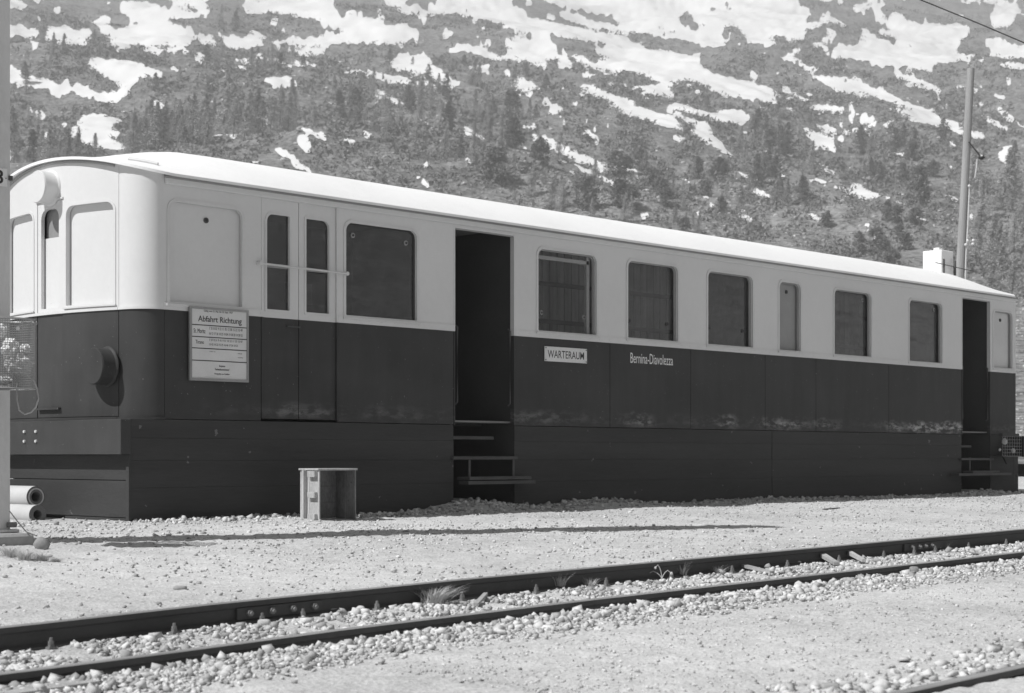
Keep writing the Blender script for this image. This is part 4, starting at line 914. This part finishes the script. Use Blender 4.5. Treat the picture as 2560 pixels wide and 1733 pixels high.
big_stone(984, 1430, 18, 12, 'stone', 'small white stone alone on the gravel behind the grass tuft', seed=4)
big_stone(450, 1474, 34, 12, 'stoned', 'flat grey stone lying alone on the gravel left of centre', seed=5, boxy=1)
big_stone(398, 1512, 14, 9, 'stoned', 'small dark brown lump just behind the far rail', seed=6)
big_stone(660, 1625, 42, 24, 'stoned', 'flat-topped grey block among ballast under the near rail', seed=7, boxy=1)
big_stone(2285, 1432, 22, 20, 'stoned', 'leaning triangular grey stone at the near rail edge on the right', seed=8, boxy=1)
big_stone(2395, 1643, 24, 16, 'stoned', 'dark angular stone on the sandy path at lower right', seed=9)
big_stone(2075, 1728, 48, 26, 'stoned', 'large grey rock at the bottom edge beside the corner rail', seed=10, boxy=1)
big_stone(2115, 1715, 34, 18, 'stone', 'pale slab next to the large grey rock at the bottom edge', seed=14)
big_stone(1960, 1732, 22, 22, 'stone', 'white pointed stone at the bottom edge left of the grey rock', seed=15)
big_stone(800, 1310, 9, 7, 'stone', 'small pale pebble touching the crate front corner', seed=11)
big_stone(2518, 1262, 9, 6, 'stone', 'tiny white pebble in front of the rear doorway mound', seed=16)
big_stone(1850, 1262, 14, 7, 'stone', 'white flake stone at the shade edge along the carriage', seed=17)
big_stone(120, 1392, 26, 9, 'stone', 'pale flat stone in the grass below the mast footing', seed=18)
BO = big_stone(104, 1372, 42, 38, 'stoned', 'rounded grey boulder at the corner of the mast footing', seed=12, name='boulder', flat=.7)
def stick(x0, y0, x1, y1, wid, hgt, mt, name, label, cat='debris', lift=.0, lift1=0):
    a = gpt(x0, y0); b = gpt(x1, y1); A = Vector(a[:3]); B = Vector(b[:3]); A.z += lift; B.z += lift+lift1
    d = (B-A); d.normalize(); sdv = d.cross(Vector((0, 0, 1))).normalized()*wid/2; up = Vector((0, 0, hgt))
    mb = MB(); vs = [A-sdv, A+sdv, A+sdv+up, A-sdv+up, B-sdv*.9, B+sdv*.8, B+sdv*.8+up*.8, B-sdv*.9+up*.8]
    mb.add(vs, [(0, 1, 2, 3), (4, 7, 6, 5), (0, 4, 5, 1), (2, 6, 7, 3), (1, 5, 6, 2), (0, 3, 7, 4)])
    return solo(mb, name, M[mt], tuple(A), label, cat)
stick(2058, 1275, 2098, 1271, .03, .012, 'rust', 'wood_strip', 'thin dark strip of wood lying on the gravel before the rear boards')
stick(2063, 1242, 2088, 1250, .06, .012, 'sleeper', 'broken_slat', 'pale broken slat lying in the shade along the carriage boards')
stick(2055, 1398, 2092, 1420, .05, .028, 'wood', 'wood_offcut', 'pale flat wood offcut sloping between the rails', lift=.02)
stick(2122, 1392, 2160, 1412, .035, .03, 'wood', 'wood_block', 'short rounded pale wood block right of the offcut between the rails', lift=.02)
stick(1860, 1425, 1930, 1441, .05, .02, 'sleeper', 'splintered_slat', 'long grey splintered slat between the rails left of the offcut', lift=.02)
stick(1190, 1520, 1215, 1500, .03, .02, 'sleeper', 'tilted_shard', 'small tilted shard propped between the rails right of the large grass tuft', lift=.01, lift1=.02)
# crossing plank in the lower left corner
a = gpt(-60, 1705); b = gpt(235, 1700)
mb = MB(); z = float(G(4.6, 5.5))+.03
pA = gpt(-70, 1712); pB = gpt(225, 1694); pC = gpt(250, 1716); pD = gpt(-40, 1760)
vs = [(q[0], q[1], q[2]+.022) for q in (pA, pB, pC, pD)]; vs += [(x, y, z_-.08) for x, y, z_ in vs]
mb.add(vs, [(0, 1, 2, 3), (4, 7, 6, 5), (0, 4, 5, 1), (1, 5, 6, 2), (2, 6, 7, 3), (3, 7, 4, 0)])
solo(mb, 'crossing_plank', M['sleeper'], vs[0], 'worn grey crossing plank sunk in the ground at the lower left corner', 'plank')

# ------------------------------------------------------------------ grass
def tuft(x, y, h, n, spread, label, name='grass_tuft', lean=(0, 0), group=None):
    X, Y, z, D = gpt(x, y); H = h*D/F; r = random.Random(int(x)); mb = MB()
    for i in range(n):
        a = r.uniform(0, 6.283); R = abs(r.gauss(0, .18))*spread*H; L = H*r.uniform(.5, 1.1); out = spread*L*r.uniform(.2, 1.0)
        bx, by = math.cos(a)*R, math.sin(a)*R; w = .0022*max(1, H/.12)*r.uniform(.6, 1.3); tx, ty = -math.sin(a)*w, math.cos(a)*w; pts = []
        for k in range(5):
            t = k/4; q = t**1.6*out; zz = L*(t-.28*t*t*spread); ww = 1-t*.85
            cx_ = bx+math.cos(a)*q+lean[0]*H*t*t; cy_ = by+math.sin(a)*q+lean[1]*H*t*t
            pts += [(cx_-tx*ww, cy_-ty*ww, zz-.01), (cx_+tx*ww, cy_+ty*ww, zz-.01)]
        mb.add([(X+p_[0], Y+p_[1], z+p_[2]) for p_ in pts], [(2*k, 2*k+1, 2*k+3, 2*k+2) for k in range(4)])
    return solo(mb, name, M['grass'], (X, Y, z), label, 'grass tuft', group)
tuft(1085, 1512, 70, 480, 1.15, 'largest bushy grass tuft, at the far rail between two sleepers', lean=(.25, -.1))
tuft(1322, 1466, 32, 36, .7, 'thin wispy grass tuft at far rail, first right of the large tuft', lean=(.2, 0))
tuft(1398, 1464, 46, 120, .9, 'medium grass tuft with tall fine blades, second right of the large tuft')
tuft(1478, 1468, 38, 90, 1.0, 'spread out low grass tuft, third right of the large tuft')
tuft(1705, 1438, 46, 70, .7, 'upright fine grass tuft at the far rail right of the weed')
tuft(1795, 1436, 36, 120, 1.2, 'wide low grass tuft at the far rail near the right sleepers')
tuft(2368, 1372, 24, 26, .7, 'tiny grass tuft beside the right rail joint')
tuft(825, 1535, 14, 40, 1.0, 'very short dry grass tuft between joint bolts and white stone')
for (x, y, hh, lb) in ((25, 1392, 46, 'dry grass growing at the left edge below the concrete footing'), (62, 1400, 46, 'dry matted grass under the middle of the concrete footing'), (105, 1402, 36, 'dry grass at the foot of the grey boulder'), (140, 1405, 22, 'lowest sparse grass right of the grey boulder')):
    tuft(x, y, hh, 260, 1.2, lb)
# weed with bowed stems
X, Y, z, D = gpt(1655, 1452); k = D/F
WD = thing('weed', (X, Y, z), 'bowed weed with round seed head growing by the far rail', 'weed')
for dx, h, hd in ((-10, 40, 1), (14, 26, 0), (-22, 24, 0)):
    pts = [Vector((X, Y, z))+Vector((N_, -C_, 0))*(dx*k*t*t)+Vector((0, 0, 1))*(h*k*(1.25*t-.25*t*t)) for t in (0, .25, .5, .75, 1)]
    pts.append(pts[-1]+Vector((N_, -C_, 0))*dx*.7*k+Vector((0, 0, -8*k)))
    MB().tube(pts, .003, 5).build('stem', M['grass'], WD)
    e = pts[-1]; v, f = ICO1; MB().add([tuple(Vector(q)*.011+e) for q in v.tolist()], f.tolist()).build('seed_head' if hd else 'leaf', M['paper'] if hd else M['grass'], WD)

# ------------------------------------------------------------------ mast at the left edge
def at(x, y, Z):
    X, Y = ray_at(x, Z); return Vector((float(X), float(Y), HC-(y-HY)*Z/F))
MZ = 12.35; B0 = at(-22, 1334, MZ); mx, my = B0.x, B0.y; zt = .02
MA = thing('overhead_line_mast', (mx, my, zt), 'grey steel overhead line mast cut off by the left picture edge', 'mast')
R_ = Vector((N_, -C_, 0)); Fv = Vector((C_, N_, 0))   # across the view, along the view
def obox(c, rx, fy, z0, z1, mi=0, mb=None):
    mb = mb or MB(); vs = []
    for a in (-1, 1):
        for b in (-1, 1):
            for zz in (z0, z1): q = c+R_*a*rx+Fv*b*fy; vs.append((q.x, q.y, zz))
    return mb.add(vs, [(0, 1, 3, 2), (4, 6, 7, 5), (0, 4, 5, 1), (2, 3, 7, 6), (0, 2, 6, 4), (1, 5, 7, 3)], mi)
HW = .15; mp = 11.12; sR = s_at(25, mp); Zm = mp*N_+sR*C_; mx, my = sR-HW, mp+.2
MA.location = (mx, my, zt); ROOT['overhead_line_mast'] = Vector((mx, my, zt))
m = MB().box(sR-2*HW, sR, mp, mp+.014, zt, 8.6).box(sR-2*HW, sR, mp+.386, mp+.40, zt, 8.6).box(mx-.006, mx+.006, mp+.013, mp+.387, zt, 8.6)
for i in range(24): m.box(sR-2*HW+.012, sR-.012, mp+.02, mp+.38, .1+i*.36, .1+i*.36+.19)
m.build('shaft', M['mast'], MA)
MB().box(sR-.36, sR+.05, mp-.05, mp+.45, zt, zt+.022, bev=.004).build('base_plate', M['mast'], MA)
MB().tube([(sR-.03, mp-.02, .075), (sR+.035, mp-.02, .075)], .022, 6).build('anchor_bolt', M['bolt'], MA)
zc = HC-(446-HY)*Zm/F; MB().box(sR-.012, sR+.012, mp-.02, mp+.02, zc-.017, zc+.017).build('clamp', M['rust'], MA)
# number plate
pp = mp-.006; zz_ = lambda y: HC-(y-HY)*Zm/F; a0, a1 = s_at(-28, pp), s_at(17.5, pp)
NP = thing('number_plate', ((a0+a1)/2, pp, zz_(446)), 'small white number plate with a black 3 fixed to the mast', 'number plate')
MB().box(a0, a1, pp-.003, pp+.003, zz_(469), zz_(424)).build('plate', M['enamel'], NP)
text_mb('3', s_at(-13, pp), s_at(7.5, pp), zz_(463.5), zz_(428.5), pp-.0031, .001, .012).build('numeral', M['ink'], NP)
q = s_at(14, pp); MB().tube([(q, pp-.008, zz_(448)), (q, pp-.003, zz_(448))], .004, 8).build('screw', M['rust'], NP)
# concrete footing and tie wire
fx1 = s_at(88, mp-.22)
solo(MB().box(fx1-.95, fx1, mp-.22, mp+.6, -.3, .018, bev=.02), 'concrete_footing', M['concrete'], (mx, my, -.1), 'worn concrete footing block under the left mast', 'concrete block')
p1 = at(24, 1278, MZ-.05); p2 = at(66, 1330, MZ-.12); p3 = at(92, 1340, MZ-.16)
solo(MB().tube([p1, p1.lerp(p2, .5)-Vector((0, 0, .004)), p2, p3], .0042, 6), 'earth_wire', M['rust'], tuple(p1), 'thin dark earth wire slanting from the mast down to the footing', 'wire')
# litter basket with wire mesh
BZ = MZ-.33; bc = at(6, 800, BZ); br = 79/F*BZ; btop = bc.z; bbot = at(6, 972, BZ).z
LB = thing('litter_basket', (bc.x, bc.y, bbot), 'cylindrical wire mesh litter basket with crumpled paper strapped to the left mast', 'litter basket')
ring = lambda z, r: [(bc.x+math.cos(2*math.pi*k/48)*r, bc.y+math.sin(2*math.pi*k/48)*r, z) for k in range(49)]
MB().tube(ring(btop, br), .006, 6, cap=False).build('rim', M['steel'], LB); MB().tube(ring(bbot, br), .005, 6, cap=False).build('bottom_hoop', M['steel'], LB)
m = MB(); nvw = 84
for k in range(nvw): a = 2*math.pi*k/nvw; x, y = bc.x+math.cos(a)*br, bc.y+math.sin(a)*br; m.tube([(x, y, bbot), (x, y, btop)], .0022, 3, cap=False)
zz = bbot+.015
while zz < btop: m.tube(ring(zz, br)[::2]+[ring(zz, br)[0]], .0022, 3, cap=False); zz += .0165
m.build('wire_mesh', M['steel'], LB)
m = MB(); m.add([(bc.x+math.cos(2*math.pi*k/24)*br*.97, bc.y+math.sin(2*math.pi*k/24)*br*.97, bbot+.004) for k in range(24)], [tuple(range(24))]); m.build('base', M['rust'], LB)
q = at(48, 822, BZ-br*.9); MB().tube([q, q-Fv*.03], .014, 8).build('bolt', M['steel'], LB)
q = at(88, 808, BZ); MB().tube([q-R_*.02, q+R_*.012], .013, 8).build('hinge_bolt', M['steel'], LB)
def crumple(c, r, mt, name, label, cat, seed, zs=1):
    rr_ = np.random.default_rng(seed); bm = bmesh.new(); bmesh.ops.create_icosphere(bm, subdivisions=3, radius=1)
    for v in bm.verts: v.co *= 1+rr_.uniform(-.22, .18)
    bm.verts.index_update(); m = MB().add([(c.x+v.co.x*r, c.y+v.co.y*r, c.z+v.co.z*r*zs) for v in bm.verts], [[v.index for v in f.verts] for f in bm.faces]); bm.free()
    return solo(m, name, mt, tuple(c), label, cat)
crumple(at(26, 872, BZ-.04), .062, M['whiteink'], 'crumpled_paper', 'large crumpled white paper in the mast litter basket', 'paper', 1, 1.25)
crumple(at(62, 872, BZ-.04), .040, M['whiteink'], 'crumpled_paper', 'small white paper scrap right in the mast litter basket', 'paper', 2, .8)
crumple(at(0, 826, BZ-.0), .05, M['paper'], 'crumpled_paper', 'pale paper high at the left picture edge in the basket', 'paper', 3)
crumple(at(48, 908, BZ), .095, M['mast'], 'rubbish_bag', 'grey rubbish bag slumped in the basket below the white papers', 'bag', 4, .9)
crumple(at(10, 952, BZ), .06, M['paper'], 'crumpled_paper', 'pale paper at the bottom of the basket', 'paper', 5, .5)
pts = [(84, 950), (93, 972), (96, 998), (90, 1018), (78, 1031), (62, 1036), (48, 1026), (43, 1000), (42, 974), (44, 955)]
solo(MB().tube([at(x, y, BZ-.1+.01*i) for i, (x, y) in enumerate(pts)], .0055, 8), 'cable_loop', M['cable'], tuple(at(84, 950, BZ-.1)), 'slack pale cable loop hanging below the litter basket', 'cable', smooth=True)

# ------------------------------------------------------------------ clay pipes by the front skirt
def pipe(cx_, z, p0, p1, ro, ri, name, label, ringm=False, yaw=0.0):
    n = 32; vs = []; 
    for p in (p0, p1):
        for r in (ro, ri): vs += [(cx_+math.cos(2*math.pi*k/n)*r+yaw*(p-p0), p, z+math.sin(2*math.pi*k/n)*r) for k in range(n)]
    f = []; mi = []
    for k in range(n):
        k2 = (k+1) % n; f += [(k, k2, 2*n+k2, 2*n+k), (n+k, 3*n+k, 3*n+k2, n+k2), (k, n+k, n+k2, k2), (2*n+k, 2*n+k2, 3*n+k2, 3*n+k)]; mi += [0, 1, 1, 1]
    t = thing(name, (cx_, p0, z-ro), label, 'pipe'); m = MB().add(vs, f); m.mi = mi; m.build('barrel', [M['clay'], M['clayend']], t, True)
    if ringm:
        m = MB(); r0, r1 = ri+.022, ri+.034; vs = [(cx_+math.cos(2*math.pi*k/n)*r, p0-.004, z+math.sin(2*math.pi*k/n)*r) for r in (r0, r1) for k in range(n)]+[(cx_+math.cos(2*math.pi*k/n)*r, p0+.01, z+math.sin(2*math.pi*k/n)*r) for r in (r0, r1) for k in range(n)]
        m.add(vs, [(k, (k+1) % n, n+(k+1) % n, n+k) for k in range(n)]+[(k, 2*n+k, 2*n+(k+1) % n, (k+1) % n) for k in range(n)]+[(n+k, n+(k+1) % n, 3*n+(k+1) % n, 3*n+k) for k in range(n)]); m.build('inner_ring', M['clayring'], t)
gz = float(G(8.3, 13.6))
def front_p(x, s):
    xp = x-1280; return (F*s*N_-xp*s*C_)/(F*C_+xp*N_)
pA = front_p(94, 8.30); pipe(8.30, gz+.045, pA, pA+1.3, .087, .042, 'clay_pipe', 'lower pale drain pipe lying on gravel beside the carriage front')
pB = front_p(90, 8.40); pipe(8.40, gz+.20, pB, pB+1.3, .098, .046, 'clay_pipe', 'upper pale drain pipe with inner ring stacked on the lower pipe', True)

# ------------------------------------------------------------------ rear litter basket on the carriage end
RZ = 26.9; rc = at(2513, 1138, RZ-.12)
RB = thing('litter_box', (rc.x, rc.y, rc.z), 'small wire fronted litter box with dark side mounted at the carriage rear corner', 'litter basket')
x0, x1 = s_at(2490, 12.55), s_at(2538, 12.55); zb, ztp = .575, .875
m = MB()
for i in range(9): xx = x0+(x1-x0)*i/8; m.box(xx-.002, xx+.002, 12.438, 12.442, zb, ztp)
for i in range(7): z_ = zb+(ztp-zb)*i/6; m.box(x0, x1, 12.4345, 12.4375, z_-.002, z_+.002)
m.build('wire_front', M['steel'], RB); MB().box(x1, x1+.015, 12.42, 12.69, zb-.01, ztp+.01).box(x1, x1+.14, 12.42, 12.44, zb-.01, ztp+.01).build('side_plate', M['rubber'], RB)
MB().box(x0-.02, x1-.1, 12.43, 12.5, ztp, ztp+.045).build('lid', M['rubber'], RB); MB().box(x0, x1, 12.44, 12.69, zb-.01, zb).build('base', M['rust'], RB)
MB().tube([((x0+x1)/2, 12.6, zb), ((x0+x1)/2-.08, 12.5, zb-.12)], .015, 6).build('bracket', M['rubber'], RB)
for i, (fx, fz, r) in enumerate(((.35, .68, .09), (.8, .2, .07), (.1, .25, .04))):
    crumple(Vector((x0+(x1-x0)*fx, 12.52, zb+(ztp-zb)*fz+.02)), r*.45, M['paper'], 'crumpled_paper', ['tall crumpled paper in the middle of the rear litter box', 'crumpled paper low at the right of the rear litter box', 'small paper scrap at the left of the rear litter box'][i], 'paper', 30+i, 1.2)

# ------------------------------------------------------------------ wooden pole, wires
PZ = 50.0; b0 = at(2398, 1100, PZ); b1 = at(2399.5, 690, PZ); b2 = at(2427, 172, PZ); dv = (b2-b1).normalized(); base = b1-dv*((b1.z-.2)/dv.z)
UPo = thing('utility_pole', tuple(base), 'tall weathered wooden pole leaning slightly behind the carriage rear', 'utility pole')
MB().tube([base, base.lerp(b2, .5), b2], .135, 14, r2=.108).build('shaft', M['pole'], UPo, True)
q0 = at(2422, 355, PZ-.15); q1 = at(2452, 392, PZ-.2)
MB().tube([q0, q1, q1+R_*.12-Vector((0, 0, .03))], .022, 6).build('insulator_arm', M['rubber'], UPo)
q = at(2458, 393, PZ-.2); crn = [(0, .03), (.075, .0), (.085, -.06), (.05, -.13)]
m = MB()
for (r0, z0), (r1, z1) in zip(crn, crn[1:]): m.tube([q+R_*z0, q+R_*z1], max(r0, .01), 10, r2=r1)
m.build('insulator', M['rubber'], UPo); q = at(2454, 390, PZ-.25); MB().tube([q-R_*.03, q+R_*.02], .035, 10).build('insulator_cap', M['whiteink'], UPo)
MB().tube([at(2443, 398, PZ-.2), at(2441, 420, PZ-.2), at(2437, 445, PZ-.2)], .018, 5).build('lead_wire', M['trim'], UPo)
MB().tube([at(2424, 465, PZ-.14), at(2420, 560, PZ-.14), at(2415, 640, PZ-.14), at(2412, 780, PZ-.14)], .022, 6).build('conduit', M['trim'], UPo)
for (x, y) in ((2423, 465), (2419, 602), (2414, 612), (2433, 601), (2432, 610)):
    q = at(x, y, PZ-.2); v, f = ICO1; MB().add([tuple(Vector(p_)*.045+q) for p_ in v.tolist()], f.tolist()).build('insulator_knob', M['whiteink'], UPo, True)
wa = at(2180, -54, 34); wb = at(2700, 168, 34); wm = (wa+wb)/2
solo(MB().tube([wa, at(2302, 0, 34), at(2440, 56, 34), at(2560, 107, 34), wb], .012, 6), 'overhead_wire', M['rubber'], tuple(wa), 'dark overhead wire slanting across the top right corner', 'wire')

# ------------------------------------------------------------------ mountain air
m = bpy.data.materials.new('mountain_haze'); m.use_nodes = True; t = m.node_tree; t.nodes.clear()
out = t.nodes.new('ShaderNodeOutputMaterial'); pv = t.nodes.new('ShaderNodeVolumePrincipled'); pv.inputs['Color'].default_value = (.95, .95, .95, 1); pv.inputs['Density'].default_value = .00095; pv.inputs['Anisotropy'].default_value = 0
t.links.new(pv.outputs[0], out.inputs['Volume'])
hz_ = MB().box(-950, 1350, -950, 1350, -12, float(max(hz.max(), vz.max()))+6).build('haze', m); tag(hz_, 'thin pale mountain haze over the whole valley', 'haze', kind='stuff')
